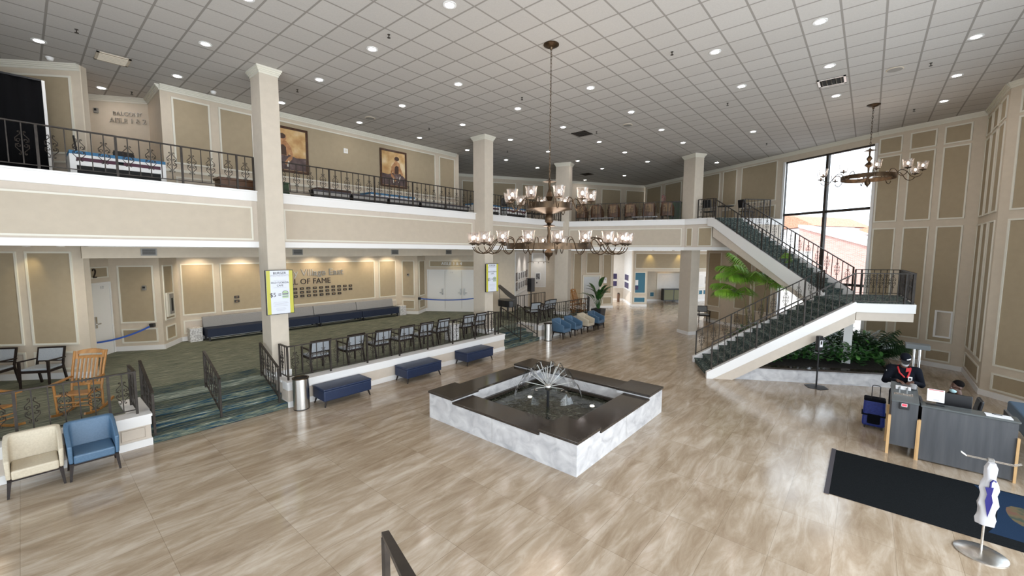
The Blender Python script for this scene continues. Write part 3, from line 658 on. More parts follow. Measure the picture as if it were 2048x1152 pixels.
def railing(label, pts, h=0.87, gap=0.09, step=0.187, post_every=6, scrolls=(1, 3, 5), lead=0, posts_at_ends=True, group='wrought iron railings', name='railing', open_ends=False):
    """pts: polyline of (x, y, z of the surface it stands on)"""
    t = thing(name, label, 'railing', pts[0], 0, group); O = Vector(pts[0]); key = round(h - gap, 3)
    if key not in _bal:
        b = h - gap
        _bal[key] = (MB().box((-0.0085, -0.0085, gap), (0.0085, 0.0085, h)).mesh('baluster', 'bronze'), MB().box((-0.02, -0.02, 0.0), (0.02, 0.02, h + 0.005)).mesh('post', 'bronze'))
    bm_, pm_ = _bal[key]
    top, bot = MB(), MB(); k = lead
    for i in range(len(pts) - 1):
        a, b = Vector(pts[i]) - O, Vector(pts[i + 1]) - O; d = b - a; L = math.hypot(d.x, d.y); yaw = math.atan2(d.y, d.x)
        top.beam(a + Vector((0, 0, h)), b + Vector((0, 0, h)), 0.052, 0.026); bot.beam(a + Vector((0, 0, gap)), b + Vector((0, 0, gap)), 0.03, 0.016)
        n = max(2, round(L / step))
        for j in range(n + 1):
            if j == n and i < len(pts) - 2: continue
            p = a + d * (j / n); first, last = (j == 0 and i == 0), (j == n)
            if (posts_at_ends and (first or last)) or (j == 0 and i > 0) or (not first and not last and k % post_every == 0):
                link('post', pm_, t, p, yaw); k = 0
            else:
                link('baluster', bm_, t, p, yaw)
                if k % post_every in scrolls: link('scroll', scroll_mesh(h), t, p + Vector((0, 0, gap + (h - gap) * 0.5)), yaw)
            k += 1
    top.build('top_rail', 'bronze', t); bot.build('bottom_rail', 'bronze', t)
    return t
Rg = 'wrought iron railings'
railing('dark iron railing along the balcony left of the nearest square column', [(-1.9, 12.36, BALC), (4.08, 12.36, BALC)], step=0.186, lead=0)
railing('long dark iron railing along the balcony in front of the two dancer paintings', [(4.60, 12.36, BALC), (12.10, 12.36, BALC)], post_every=8, scrolls=(1, 3, 5, 7), lead=1)
railing('dark iron balcony railing behind the big chandelier, between the second and third columns', [(12.62, 12.36, BALC), (18.42, 12.36, BALC)], lead=1)
railing('dark iron balcony railing in front of the row of brown armchairs', [(18.86, 11.70, BALC), (20.56, 6.98, BALC)], lead=1)
railing('short dark iron balcony railing between the stair column and the top of the stairs', [(20.52, 6.15, BALC), (20.33, 5.45, BALC), (20.42, 5.37, BALC)], step=0.15, scrolls=(1,))
railing('dark iron balcony railing at the far side of the stair head, beside the tall window', [(21.50, 4.42, BALC), (22.55, 3.60, BALC)], step=0.17)
n_ = nL * 0.08; f_ = nL * (WL - 0.07)
def onL(a, off): p = OL + uL * a + nL * off; return (p.x, p.y)
def onU(a, off): p = OU + uU * a + nU * off; return (p.x, p.y)
zl = lambda a: 0.22 + 0.592 * a
railing('dark iron railing on the near side of the lower stair flight, round the landing', [(*onL(0.12, 0.07), zl(0.12)), (*onL(3.9, 0.07), LZ), (C_.x + 0.02, C_.y + 0.10, LZ)], h=0.86, gap=0.05, step=0.176, post_every=7, scrolls=())
railing('dark iron railing across the end of the stair landing, towards the panelled right wall', [(C_.x + 0.03, C_.y + 0.07, LZ), (D_.x - 0.12, D_.y + 0.05, LZ)], step=0.2, gap=0.06, scrolls=(1, 3, 5))
railing('dark iron railing at the back of the stair landing in front of the tall window', [(D_.x - 0.12, D_.y + 0.10, LZ), (*onU(-0.12, WU - 0.05), LZ)], step=0.19, gap=0.06, scrolls=(1, 2, 3, 4, 5))
railing('dark iron railing on the far side of the lower stair flight', [(*onL(0.08, WL - 0.07), zl(0.08)), (*onL(3.85, WL - 0.07), zl(3.8)), (*onL(4.05, WL - 0.02), LZ)], h=0.86, gap=0.05, step=0.19, post_every=6, scrolls=(1, 3, 5))
zu = lambda a: 2.66 + 0.588 * a
railing('dark iron railing on the near side of the upper stair flight, above the tall palm', [(*onU(0.02, 0.06), zu(0)), (*onU(4.72, 0.06), zu(4.72))], h=0.84, gap=0.04, step=0.165, post_every=7, scrolls=())
railing('dark iron railing on the far side of the upper stair flight, against the tall window', [(*onU(-0.05, WU - 0.06), zu(-0.05)), (*onU(4.68, WU - 0.06), zu(4.68))], h=0.84, gap=0.04, step=0.185, post_every=6, scrolls=(1, 3, 5))
railing('dark iron railing on the white ledge in front of the rocking chairs', [(-2.6, 11.12, 0.66), (1.33, 11.12, 0.66), (1.33, 11.85, 0.66)], lead=3, step=0.2)
railing('long dark iron railing on the white ledge in front of the dark-framed armchairs', [(4.24, 11.62, 0.66), (4.24, 11.12, 0.66), (12.22, 11.12, 0.66), (12.22, 11.68, 0.66)], lead=1)
railing('dark iron railing on the far platform ledge behind the blue and cream bucket chairs', [(15.02, 11.22, 0.66), (19.55, 11.22, 0.64), (20.6, 11.92, 0.62)], lead=1)
def stair_rail(x, lab, y0=11.05, y1=12.2, z0=0.17, z1=0.62): railing(lab, [(x, y0, z0), (x, y1, z1)], h=0.90, gap=0.12, step=0.16, post_every=99, scrolls=(2, 4, 6))
stair_rail(1.56, 'short sloping iron handrail on the left edge of the near carpeted steps', 10.97, 12.2)
stair_rail(2.74, 'short sloping iron handrail in the middle of the near carpeted steps')
stair_rail(3.98, 'short sloping iron handrail on the near carpeted steps beside the sign column')
stair_rail(13.55, 'short sloping iron handrail in the middle of the far carpeted steps')
stair_rail(14.72, 'short sloping iron handrail on the far carpeted steps beside the slim steel bin')
railing('distant dark iron railing at the back of the far platform', [(17.2, 14.6, 0.62), (20.6, 14.9, 0.62)], lead=1, scrolls=())
# sloping handrail of the stairs the photograph was taken from
fr = thing('railing', 'brown handrail end rising at the bottom edge, in front of the open floor', 'railing', (1.68, 2.70, 0.0))
mb = MB(); mb.beam((0, 0, 1.83), (-0.72, -1.35, 2.62), 0.055, 0.028); mb.build('top_rail', 'bronze', fr)
mb = MB(); mb.cbox((-0.012, -0.02, 0.905), (0.045, 0.045, 1.81)); mb.build('post', 'bronze', fr)
# ------------------------------------------------------------------ fountain
FX0, FX1, FY0, FY1 = 6.13, 10.12, 3.70, 7.80
ft = thing('fountain', 'square marble fountain with dark granite rim and fan of water jets', 'fountain', ((FX0 + FX1) / 2, (FY0 + FY1) / 2, 0))
hx, hy = (FX1 - FX0) / 2, (FY1 - FY0) / 2
mb = MB()
for a, b in (((-hx, -hy, 0), (hx, -hy + 0.30, 0.53)), ((-hx, hy - 0.30, 0), (hx, hy, 0.53)), ((-hx, -hy + 0.30, 0), (-hx + 0.30, hy - 0.30, 0.53)), ((hx - 0.30, -hy + 0.30, 0), (hx, hy - 0.30, 0.53))): mb.box(a, b)
for sx in (-1, 1):
    for sy in (-1, 1):
        mb.box((min(sx * hx, sx * (hx - 0.82)), min(sy * hy, sy * (hy - 0.82)), 0.53), (max(sx * hx, sx * (hx - 0.82)), max(sy * hy, sy * (hy - 0.82)), 0.60))
mb.build('base', 'marble', ft)
mb = MB(); mb.box((-hx - .001, -.003, 0), (-hx + .002, .003, .53)); mb.box((-.003, -hy - .001, 0), (.003, -hy + .002, .53)); mb.build('tile_joint', 'grille', ft)
ix, iy = hx - 0.62, hy - 0.62; c_ = 0.86; e = 0.025
mb = MB()
mb.box((-hx - e + c_, -hy - e, 0.53), (hx + e - c_, -iy, 0.58)); mb.box((-hx - e + c_, iy, 0.53), (hx + e - c_, hy + e, 0.58))
mb.box((-hx - e, -hy - e + c_, 0.53), (-ix, hy + e - c_, 0.58)); mb.box((ix, -hy - e + c_, 0.53), (hx + e, hy + e - c_, 0.58))
bev(mb.build('rim', 'granite', ft), 0.008, 2)
for sx in (-1, 1):
    for sy in (-1, 1):
        mb = MB(); x0, x1 = sorted((sx * (hx + e), sx * (hx + e - c_))); y0, y1 = sorted((sy * (hy + e), sy * (hy + e - c_)))
        mb.box((x0, y0, 0.60), (x1, y1, 0.655)); bev(mb.build('corner_slab', 'granite', ft), 0.008, 2)
mb = MB()
for a, b in (((-ix - .02, -iy - .02, 0.27), (ix + .02, -iy, 0.53)), ((-ix - .02, iy, 0.27), (ix + .02, iy + .02, 0.53)), ((-ix - .02, -iy, 0.27), (-ix, iy, 0.53)), ((ix, -iy, 0.27), (ix + .02, iy, 0.53))): mb.box(a, b)
mb.build('inner_wall', 'marble', ft)
mb = MB()
for a, b in (((-ix, -iy, 0.22), (ix, -iy + .07, 0.29)), ((-ix, iy - .07, 0.22), (ix, iy, 0.29)), ((-ix, -iy + .07, 0.22), (-ix + .07, iy - .07, 0.29)), ((ix - .07, -iy + .07, 0.22), (ix, iy - .07, 0.29))): mb.box(a, b)
mb.build('pool_curb', 'granite', ft)
MB().box((-ix - .3, -iy - .3, 0.02), (ix + .3, iy + .3, 0.20)).build('water', 'water', ft)
mb = MB().box((-ix + 0.1, 1.05 * 0 + 0.1, 0.27), (-ix + 0.16, 0.16, 0.36)); mb.tube([(-ix + .13, .13, .36), (-ix + .13, .13, .44), (-ix + .05, .13, .44)], 0.02, 8); mb.build('water_sensor', 'black', ft)
for px, py in ((-0.65, -0.95), (0.75, -0.8), (0.25, 0.75)):
    mb = MB().lathe([(0.001, 0.03), (0.05, 0.025), (0.06, 0.0), (0.06, -0.1)], 14, 0, (px, py, 0.19)); mb.build('pool_lamp', 'poollamp', ft, True)
sp = MB().lathe([(0.035, 0.20), (0.035, 0.60)], 12).build('spray_stem', 'black', ft, True)
MB().ell((0, 0, 0.70), (0.10, 0.10, 0.10), 0, 18, 12).build('spray_head', 'steel', ft, True)
FR = random.Random(3)
dirs = [(k * 30 + 8, 38 if k % 2 else 12) for k in range(12)] + [(k * 60 + 20, 64) for k in range(6)]
for az, el in dirs:
    az, el = math.radians(az), math.radians(el); d = Vector((math.cos(el) * math.cos(az), math.cos(el) * math.sin(az), math.sin(el))); q = Vector((0, 0, 0.70)) + d * 0.62
    mb = MB().tube([Vector((0, 0, 0.70)) + d * 0.08, q], 0.0095, 6); nz_ = mb.build('spray_rod', 'rod', ft, True)
    # umbrella-shaped film of water thrown from the nozzle
    mb = MB(); out = Vector((math.cos(az), math.sin(az), 0)); side = Vector((-math.sin(az), math.cos(az), 0)); rows = []
    for i in range(7):
        t = i / 6; c0 = q + d * (0.02 + 0.10 * t) + out * (0.10 * t) + Vector((0, 0, -0.34 * t * t)); wv = 0.03 + 0.15 * t
        rows.append([c0 + side * (wv * (j / 3 - 1)) + d * (-0.03 * abs(j / 3 - 1) + FR.uniform(-.008, .008)) for j in range(7)])
    v = [p for r in rows for p in r]; f = [(i * 7 + j, i * 7 + j + 1, (i + 1) * 7 + j + 1, (i + 1) * 7 + j) for i in range(6) for j in range(6)]
    mb.add(v, f); mb.build('water_film', 'waterjet', ft, True)
mb = MB()
for k in range(420):
    a = FR.uniform(0, 2 * PI); t = FR.random() ** .7; r = 0.62 + FR.uniform(-.1, .38) * (1 - .1 * t); z = 0.22 + (0.62 + 0.5 * (1 - (r - .5))) * t * .75
    s_ = FR.uniform(0.003, 0.007); mb.ell((r * math.cos(a), r * math.sin(a), z), (s_, s_, s_ * 2.2), 0, 5, 3)
dr = mb.build('droplets', 'waterjet', ft); dr['kind'] = 'stuff'

# ------------------------------------------------------------------ navy ottomans along the white plinth
def make_ottoman():
    t = thing('ottoman_bench', 'x', 'bench')
    bev(MB().box((-0.66, -0.32, 0.155), (0.66, 0.32, 0.43)).build('body', 'navy', t), 0.03, 3)
    bev(MB().box((-0.668, -0.328, 0.425), (0.668, 0.328, 0.475)).build('seat_pad', 'navy', t), 0.022, 3)
    for sx in (-1, 1):
        for sy in (-1, 1):
            mb = MB().tube([(sx * 0.585, sy * 0.26, 0.16), (sx * 0.63, sy * 0.29, 0.0)], [0.026, 0.016], 10); mb.build('leg', 'wenge', t, True)
    return t
o = make_ottoman(); o.location = (5.39, 10.55, 0); tag(o, 'navy blue upholstered bench nearest the carpeted steps, beside the steel bin', 'bench', 'navy benches along the plinth')
dup(o, (7.90, 10.57, 0), 0, 'middle navy blue upholstered bench of the three along the white plinth')
dup(o, (10.38, 10.60, 0), 0, 'farthest navy blue upholstered bench, at the far end of the white plinth')

# ------------------------------------------------------------------ bucket chairs
def make_bucket(fabric):
    t = thing('bucket_armchair', 'x', 'armchair')
    mb = MB()
    # curved shell: back and two sloping arms in one piece
    pin, pout, hts = [], [], []
    prof = [(-0.315, -0.33), (-0.325, 0.17), (-0.315, 0.255), (-0.25, 0.285), (0.25, 0.285), (0.315, 0.255), (0.325, 0.17), (0.315, -0.33)]
    inn = [(-0.255, -0.33), (-0.262, 0.13), (-0.25, 0.175), (-0.21, 0.195), (0.21, 0.195), (0.25, 0.175), (0.262, 0.13), (0.255, -0.33)]
    ht = [0.60, 0.77, 0.835, 0.85, 0.85, 0.835, 0.77, 0.60]
    k = len(prof); v = []
    for (x, y), h in zip(prof, ht): v.append((x * 0.97, y * 0.95, 0.30))
    for (x, y), h in zip(prof, ht): v.append((x, y + (0.06 if y > 0.2 else 0.0), h))
    for (x, y), h in zip(inn, ht): v.append((x, y + (0.06 if y > 0.14 else 0.0), h - 0.004))
    for (x, y), h in zip(inn, ht): v.append((x, y, 0.30))
    f = []
    for i in range(k - 1):
        for a in range(3): f.append((a * k + i, a * k + i + 1, (a + 1) * k + i + 1, (a + 1) * k + i))
        f.append((3 * k + i, 3 * k + i + 1, i + 1, i))
    f += [(0, k, 2 * k, 3 * k), (3 * k + k - 1, 2 * k + k - 1, k + k - 1, k - 1)]
    mb.add(v, f); s = mb.build('shell', fabric, t, True); bev(s, 0.02, 3)
    bev(MB().box((-0.252, -0.33, 0.285), (0.252, 0.20, 0.43)).build('seat', fabric, t), 0.025, 3)
    mb = MB(); mb.box((-0.27, -0.30, 0.255), (0.27, -0.26, 0.29)); mb.box((-0.27, 0.20, 0.255), (0.27, 0.24, 0.29)); mb.box((-0.29, -0.30, 0.255), (-0.25, 0.24, 0.29)); mb.box((0.25, -0.30, 0.255), (0.29, 0.24, 0.29)); mb.build('apron', 'wenge', t)
    for sx in (-1, 1):
        for y, dy in ((-0.27, -0.03), (0.215, 0.05)):
            mb = MB(); mb.taper((sx * 0.30, y + dy, 0), (sx * 0.272, y, 0.29), 0.028, 0.05); mb.build('leg', 'wenge', t)
    return t
g = 'bucket armchairs'
bb = make_bucket('beige'); bb.location = (-0.07, 10.53, 0); bb.scale = (1.04,) * 3; tag(bb, 'cream vinyl bucket armchair nearest the camera, left of the blue one', 'armchair', g)
bl = make_bucket('blue'); bl.location = (0.62, 10.50, 0); bl.scale = (1.04,) * 3; tag(bl, 'blue vinyl bucket armchair beside the near cream one, below the rocking chairs', 'armchair', g)
for x, src, lab in ((15.97, bl, 'blue bucket armchair just right of the slim steel bin, nearest of the far four'), (16.98, bl, 'second blue bucket armchair from the slim steel bin, touching the first'), (18.15, bb, 'far cream bucket armchair between two blue ones by the potted plant'), (19.2, bl, 'blue bucket armchair right beside the tall charcoal plant pot')):
    dup(src, (x, 10.60, 0), 0.0, lab)

# ------------------------------------------------------------------ dark-framed open armchairs
def make_armchair():
    """front towards -y"""
    t = thing('open_armchair', 'x', 'armchair')
    for sx in (-1, 1):
        mb = MB(); mb.taper((sx * 0.285, -0.27, 0), (sx * 0.285, -0.26, 0.655), 0.034, 0.045); mb.build('front_leg', 'wenge', t)
        mb = MB(); mb.beam((sx * 0.265, 0.30, 0), (sx * 0.265, 0.20, 0.46), 0.036, 0.045, up=(0, 1, 0)); mb.beam((sx * 0.265, 0.20, 0.45), (sx * 0.265, 0.31, 0.90), 0.036, 0.04, up=(0, 1, 0)); mb.build('rear_leg', 'wenge', t)
        mb = MB(); mb.beam((sx * 0.285, -0.30, 0.665), (sx * 0.275, 0.26, 0.635), 0.05, 0.028); mb.build('armrest', 'wenge', t)
    mb = MB(); mb.box((-0.28, -0.275, 0.375), (0.28, -0.245, 0.43)); mb.box((-0.27, 0.18, 0.375), (0.27, 0.21, 0.43)); mb.box((-0.285, -0.26, 0.375), (-0.255, 0.20, 0.43)); mb.box((0.255, -0.26, 0.375), (0.285, 0.20, 0.43)); mb.build('seat_rail', 'wenge', t)
    bev(MB().box((-0.262, -0.265, 0.43), (0.262, 0.205, 0.485)).build('seat', 'palecloth', t), 0.02, 2)
    mb = MB(); mb.beam((-0.28, 0.305, 0.885), (0.28, 0.305, 0.885), 0.035, 0.04); mb.beam((-0.27, 0.235, 0.565), (0.27, 0.235, 0.565), 0.03, 0.035); mb.build('back_frame', 'wenge', t)
    mb = MB(); mb.hexa([(-0.247, 0.215, 0.58), (0.247, 0.215, 0.58), (0.247, 0.255, 0.58), (-0.247, 0.255, 0.58)], [(-0.247, 0.28, 0.868), (0.247, 0.28, 0.868), (0.247, 0.32, 0.868), (-0.247, 0.32, 0.868)]); mb.build('back_pad', 'palecloth', t)
    return t
ac = make_armchair(); g = 'dark-framed armchairs'
ac.location = (0.18, 15.36, PLAT); ac.rotation_euler = (0, 0, math.radians(-36)); tag(ac, 'dark-framed armchair with pale seat against the left wall, beside the slatted rocking chair', 'armchair', g)
dup(ac, (-0.62, 16.05, PLAT), math.radians(-38), 'dark-framed armchair at the left edge against the wall, cut by the frame')
names = ['first', 'second', 'third', 'fourth', 'fifth', 'sixth']
for k, (x, y, r) in enumerate(((5.22, 11.66, 0), (6.27, 11.70, 3), (7.22, 11.70, -2), (8.13, 11.75, 1), (8.97, 11.78, -1), (9.83, 11.92, 2))):
    dup(ac, (x, y, PLAT), math.radians(180 + r), '%s dark-framed armchair from the near end behind the plinth railing' % names[k])
dup(ac, (11.10, 11.93, PLAT), PI, 'dark-framed armchair just right of the white box behind the plinth railing')
dup(ac, (11.78, 11.93, PLAT), PI, 'dark-framed armchair at the far end behind the plinth railing, beside the second column')
for k, (x, y, r) in enumerate(((16.0, 12.3, 160), (16.9, 12.4, 190), (17.6, 12.5, 170))):
    dup(ac, (x, y, PLAT), math.radians(r), '%s dark armchair from the piano end on the far platform, seen through the railing' % names[k])
dup(ac, (24.9, 6.95, 0), math.radians(-60), 'lone dark-framed armchair seen past the stair column beside the far panelled wall')

# ------------------------------------------------------------------ rocking chairs (front towards -y)
def make_rocker():
    t = thing('rocking_chair', 'x', 'rocking chair')
    for sx in (-1, 1):
        pts = [(sx * 0.27, -0.42 + 0.95 * i / 10, 0.02 + 0.10 * ((i / 10 - 0.45) / 0.55) ** 2) for i in range(11)]
        mb = MB()
        for i in range(10): mb.beam(pts[i], pts[i + 1], 0.03, 0.045)
        mb.build('rocker', 'oak', t)
        mb = MB().tube([(sx * 0.27, -0.22, 0.06), (sx * 0.28, -0.25, 0.66)], 0.022, 8); mb.build('front_leg', 'oak', t, True)
        mb = MB().tube([(sx * 0.25, 0.20, 0.06), (sx * 0.25, 0.20, 0.45), (sx * 0.26, 0.28, 0.80), (sx * 0.27, 0.42, 1.20)], 0.024, 8); mb.build('back_post', 'oak', t, True)
        mb = MB(); mb.hexa([(sx * 0.30 - 0.05, -0.33, 0.655), (sx * 0.30 + 0.05, -0.33, 0.655), (sx * 0.27 + 0.03, 0.26, 0.69), (sx * 0.27 - 0.03, 0.26, 0.69)], [(sx * 0.30 - 0.05, -0.33, 0.68), (sx * 0.30 + 0.05, -0.33, 0.68), (sx * 0.27 + 0.03, 0.26, 0.715), (sx * 0.27 - 0.03, 0.26, 0.715)]); bev(mb.build('armrest', 'oak', t), 0.008, 2)
    bev(MB().hexa([(-0.27, -0.28, 0.42), (0.27, -0.28, 0.42), (0.25, 0.22, 0.37), (-0.25, 0.22, 0.37)], [(-0.27, -0.28, 0.46), (0.27, -0.28, 0.46), (0.25, 0.22, 0.41), (-0.25, 0.22, 0.41)]).build('seat', 'oak', t), 0.012, 2)
    # crest rail with a hand slot, lower back rail and slats
    mb = MB(); n = 8
    for i in range(n):
        x0, x1 = -0.27 + 0.54 * i / n, -0.27 + 0.54 * (i + 1) / n; cz = lambda x: 1.19 + 0.05 * math.cos(x / 0.27 * PI / 2)
        y0, y1 = 0.40 + 0.03 * math.cos(x0 / .27 * PI / 2), 0.40 + 0.03 * math.cos(x1 / .27 * PI / 2)
        def seg(za0, za1, zb0, zb1): mb.hexa([(x0, y0 - 0.03, za0), (x1, y1 - 0.03, za1), (x1, y1, za1), (x0, y0, za0)], [(x0, y0 + 0.0, zb0), (x1, y1 + 0.0, zb1), (x1, y1 + 0.03, zb1), (x0, y0 + 0.03, zb0)])
        if 1 <= i < n - 1: seg(1.145, 1.145, cz(x0), cz(x1)); seg(1.04, 1.04, 1.095, 1.095)
        else: seg(1.04, 1.04, cz(x0), cz(x1))
    mb.build('crest_rail', 'oak', t)
    MB().box((-0.25, 0.215, 0.50), (0.25, 0.245, 0.56)).build('back_rail', 'oak', t)
    for i in range(7):
        x = -0.195 + 0.065 * i; mb = MB(); mb.beam((x, 0.235, 0.55), (x, 0.39, 1.05), 0.03, 0.014, up=(0, 1, 0)); mb.build('back_slat', 'oak', t)
    for z, y in ((0.2, -0.23), (0.28, -0.235), (0.22, 0.2)): MB().tube([(-0.27, y, z), (0.27, y, z)], 0.013, 8).build('stretcher', 'oak', t, True)
    return t
rk = make_rocker(); g = 'oak rocking chairs'
rk.location = (0.62, 12.25, PLAT); rk.rotation_euler = (0, 0, math.radians(-32)); tag(rk, 'golden oak slat-back rocking chair behind the near railing, beside the carpeted steps', 'rocking chair', g)
dup(rk, (-0.62, 12.15, PLAT), math.radians(35), 'golden oak rocking chair at the left edge, turned towards its twin')
dup(rk, (19.62, 12.25, PLAT), math.radians(-15), 'far oak rocking chair behind the far railing, left one of that pair')
dup(rk, (20.25, 12.25, PLAT), math.radians(5), 'far oak rocking chair behind the far railing, right one by the plant')

# ------------------------------------------------------------------ long banquettes under the hall of fame wall
def make_banquette(w):
    t = thing('banquette', 'x', 'bench')
    bev(MB().box((-w / 2, -0.34, 0.16), (w / 2, 0.30, 0.47)).build('seat', 'navycloth', t), 0.02, 2)
    mb = MB(); mb.hexa([(-w / 2, 0.16, 0.47), (w / 2, 0.16, 0.47), (w / 2, 0.32, 0.47), (-w / 2, 0.32, 0.47)], [(-w / 2, 0.25, 0.86), (w / 2, 0.25, 0.86), (w / 2, 0.35, 0.86), (-w / 2, 0.35, 0.86)]); bev(mb.build('backrest', 'greycloth', t), 0.02, 2)
    for sx in (-1, 1):
        for y in (-0.28, 0.22): MB().box((sx * (w / 2 - 0.07) - 0.025, y - 0.025, 0), (sx * (w / 2 - 0.07) + 0.025, y + 0.025, 0.17)).build('leg', 'black', t)
    MB().beam((-w / 2 + 0.08, -0.29, 0.09), (w / 2 - 0.08, -0.29, 0.09), 0.012, 0.02).build('front_bar', 'steel', t)
    return t
bq = make_banquette(2.03); bq.location = (5.25, 18.52, PLAT); g = 'banquettes under the hall of fame wall'
tag(bq, 'navy and grey banquette at the left end, beside the left mottled white box', 'bench', g)
for x, lab in ((7.30, 'navy and grey banquette half hidden behind the sign column'), (9.35, 'navy and grey banquette just right of the sign column'), (11.40, 'navy and grey banquette at the right end, beside the right white box')): dup(bq, (x, 18.52, PLAT), 0, lab)
# white mottled boxes
def wbox(x, y, lab, h=0.50): 
    t = thing('planter_box', lab, 'box', (x, y, PLAT), 0, 'mottled white boxes')
    bev(MB().box((-0.19, -0.19, 0), (0.19, 0.19, h - 0.02)).build('body', 'whitebox', t), 0.006, 1); bev(MB().box((-0.2, -0.2, h - 0.02), (0.2, 0.2, h)).build('top', 'whitebox', t), 0.006, 1)
wbox(3.98, 18.72, 'mottled white square box on the carpet at the left end of the banquettes')
wbox(12.72, 18.45, 'mottled white square box on the carpet at the right end of the banquettes')
wbox(10.42, 11.85, 'mottled white square box behind the plinth railing between two armchairs', 0.6)

# ------------------------------------------------------------------ bins
def make_bin(r, h, lab, loc):
    t = thing('litter_bin', lab, 'bin', loc, 0)
    MB().lathe([(r, 0.02), (r, h)], 28, 0, (0, 0, 0)).build('body', 'steel', t, True)
    mb = MB(); mb.ring(r + 0.006, r - 0.035, h, h + 0.02, 28); mb.build('rim', 'brass', t, True)
    MB().lathe([(r * 0.985, 0.0), (r * 0.985, 0.02)], 28).build('foot_ring', 'black', t, True)
    MB().lathe([(r - 0.03, h - 0.12), (r - 0.03, h + 0.001)], 24).build('liner', 'dark', t, True)
make_bin(0.19, 0.78, 'round brushed steel bin against the plinth corner beside the near carpeted steps', (4.36, 10.68, 0))
make_bin(0.19, 0.76, 'slim brushed steel bin at the foot of the far platform beside the bucket chairs', (15.08, 10.72, 0))
# ------------------------------------------------------------------ ceiling lights, sprinklers, vents, speakers
_dl = [MB().ring(0.125, 0.085, -0.012, 0.0, 20).mesh('trim_ring', 'white', True), MB().lathe([(0.001, -0.004), (0.087, -0.004)], 20, 0, caps=False).mesh('lens', 'lamp')]
def downlight(x, y, label, z=CEIL):
    t = thing('recessed_downlight', label, 'ceiling light', (x, y, z), 0, 'recessed ceiling lights')
    link('trim_ring', _dl[0], t); link('lens', _dl[1], t)
ROWS = [(-1.43, [13.3, 15.83, 18.21], 'nearest the right wall'), (1.01, [10.5, 13.08, 15.64], 'past the shiny metal vent'), (2.94, [10.53, 13.12], 'between the two chandeliers'),
        (6.18, [5.44, 10.58, 13.2, 15.82, 18.21, 23.3], 'above the big chandelier'), (8.82, [2.95, 5.45, 8.05, 10.6, 13.2, 15.9, 18.3, 20.88], 'between chandelier and balcony'),
        (11.45, [0.56, 2.95, 5.47, 8.08, 10.65, 13.3, 15.95, 18.5, 21.05, 23.8], 'along the square columns'), (14.1, [0.56, 2.97, 5.53, 8.13, 10.75, 13.39, 16.05, 18.65, 23.7], 'over the balcony'),
        (17.0, [21.45, 24.1], 'deep behind the balcony')]
for y, xs, where in ROWS:
    for k, x in enumerate(xs): downlight(x, y, 'round ceiling downlight, %s from the near end of the row %s' % (ORD[k], where))
downlight(18.23, 3.61, 'lit round ceiling downlight right of the stair column, by the window wall')
downlight(1.78, 16.77, 'lit round ceiling downlight in the nook above the BALCONY AISLE lettering')
_sp = MB().lathe([(0.03, 0.0), (0.03, -0.008), (0.009, -0.012), (0.009, -0.06), (0.035, -0.066), (0.035, -0.07)], 10).mesh('sprinkler_head', 'bronze', True)
for x, y, w in ((1.05, 12.78, 'at the far upper left, above the balcony rail'), (5.33, 7.98, 'left of the big chandelier rod, nearest the camera'), (5.39, 12.62, 'just right of the nearest square column'), (9.91, 3.69, 'above right of the big chandelier rod, nearest the camera'), (9.94, 8.11, 'close to the left of the chandelier rod'), (14.32, 3.57, 'between the big chandelier and the metal vent'), (10.15, 12.73, 'over the balcony between paintings and second column'),
                (14.51, 8.17, 'behind the chandelier rod beside the dark vent'), (20.54, 3.54, 'near the window wall cornice, left one of two'), (14.43, -0.85, 'at the upper right near the right wall'), (18.66, -0.81, 'just right of the small chandelier'), (2.39, 16.53, 'in the balcony nook'), (14.69, 12.82, 'behind the second square column')):
    o = link('fire_sprinkler', _sp, None, (x, y, CEIL)); tag(o, 'dark ceiling sprinkler head ' + w, 'sprinkler', 'ceiling sprinklers')
def vent(x, y, lab, m='grille', w=0.6, d=0.6):
    t = thing('ceiling_vent', lab, 'vent', (x, y, CEIL))
    mb = MB(); 
    for a, b in (((-w / 2, -d / 2, -.02), (w / 2, -d / 2 + .05, 0)), ((-w / 2, d / 2 - .05, -.02), (w / 2, d / 2, 0)), ((-w / 2, -d / 2, -.02), (-w / 2 + .05, d / 2, 0)), ((w / 2 - .05, -d / 2, -.02), (w / 2, d / 2, 0))): mb.box(a, b)
    mb.build('frame', m, t); MB().box((-w / 2 + .04, -d / 2 + .04, -.005), (w / 2 - .04, d / 2 - .04, -.002)).build('backing', 'dark', t)
    for k in range(5): 
        y0 = -d / 2 + 0.1 + k * (d - .2) / 4; mb = MB(); mb.beam((-w / 2 + .05, y0, -.014), (w / 2 - .05, y0, -.014), 0.035, 0.005, up=(0, 0.85, 0.5)); mb.build('slat', m, t)
vent(1.73, 14.05, 'beige ceiling air vent above the balcony nook at the left', 'field'); vent(14.28, 1.03, 'shiny metal ceiling air vent before the small chandelier', 'steel'); vent(14.38, 8.73, 'dark ceiling air vent behind the chandelier rod', 'bronze'); vent(22.0, 12.97, 'distant dark ceiling vent over the far balcony', 'bronze')
for x, y, w in ((8.10, 13.35, 'over the balcony between the two paintings'), (14.35, -0.21, 'at the right before the small chandelier'), (14.46, 6.89, 'behind and right of the big chandelier rod')):
    t = thing('ceiling_speaker', 'round flat ceiling speaker ' + w, 'speaker', (x, y, CEIL)); MB().lathe([(0.17, 0), (0.17, -0.01), (0.15, -0.018)], 24).build('rim', 'field', t, True); MB().lathe([(0.148, -0.018), (0.148, -0.021)], 24).build('grille', 'grille', t, True)
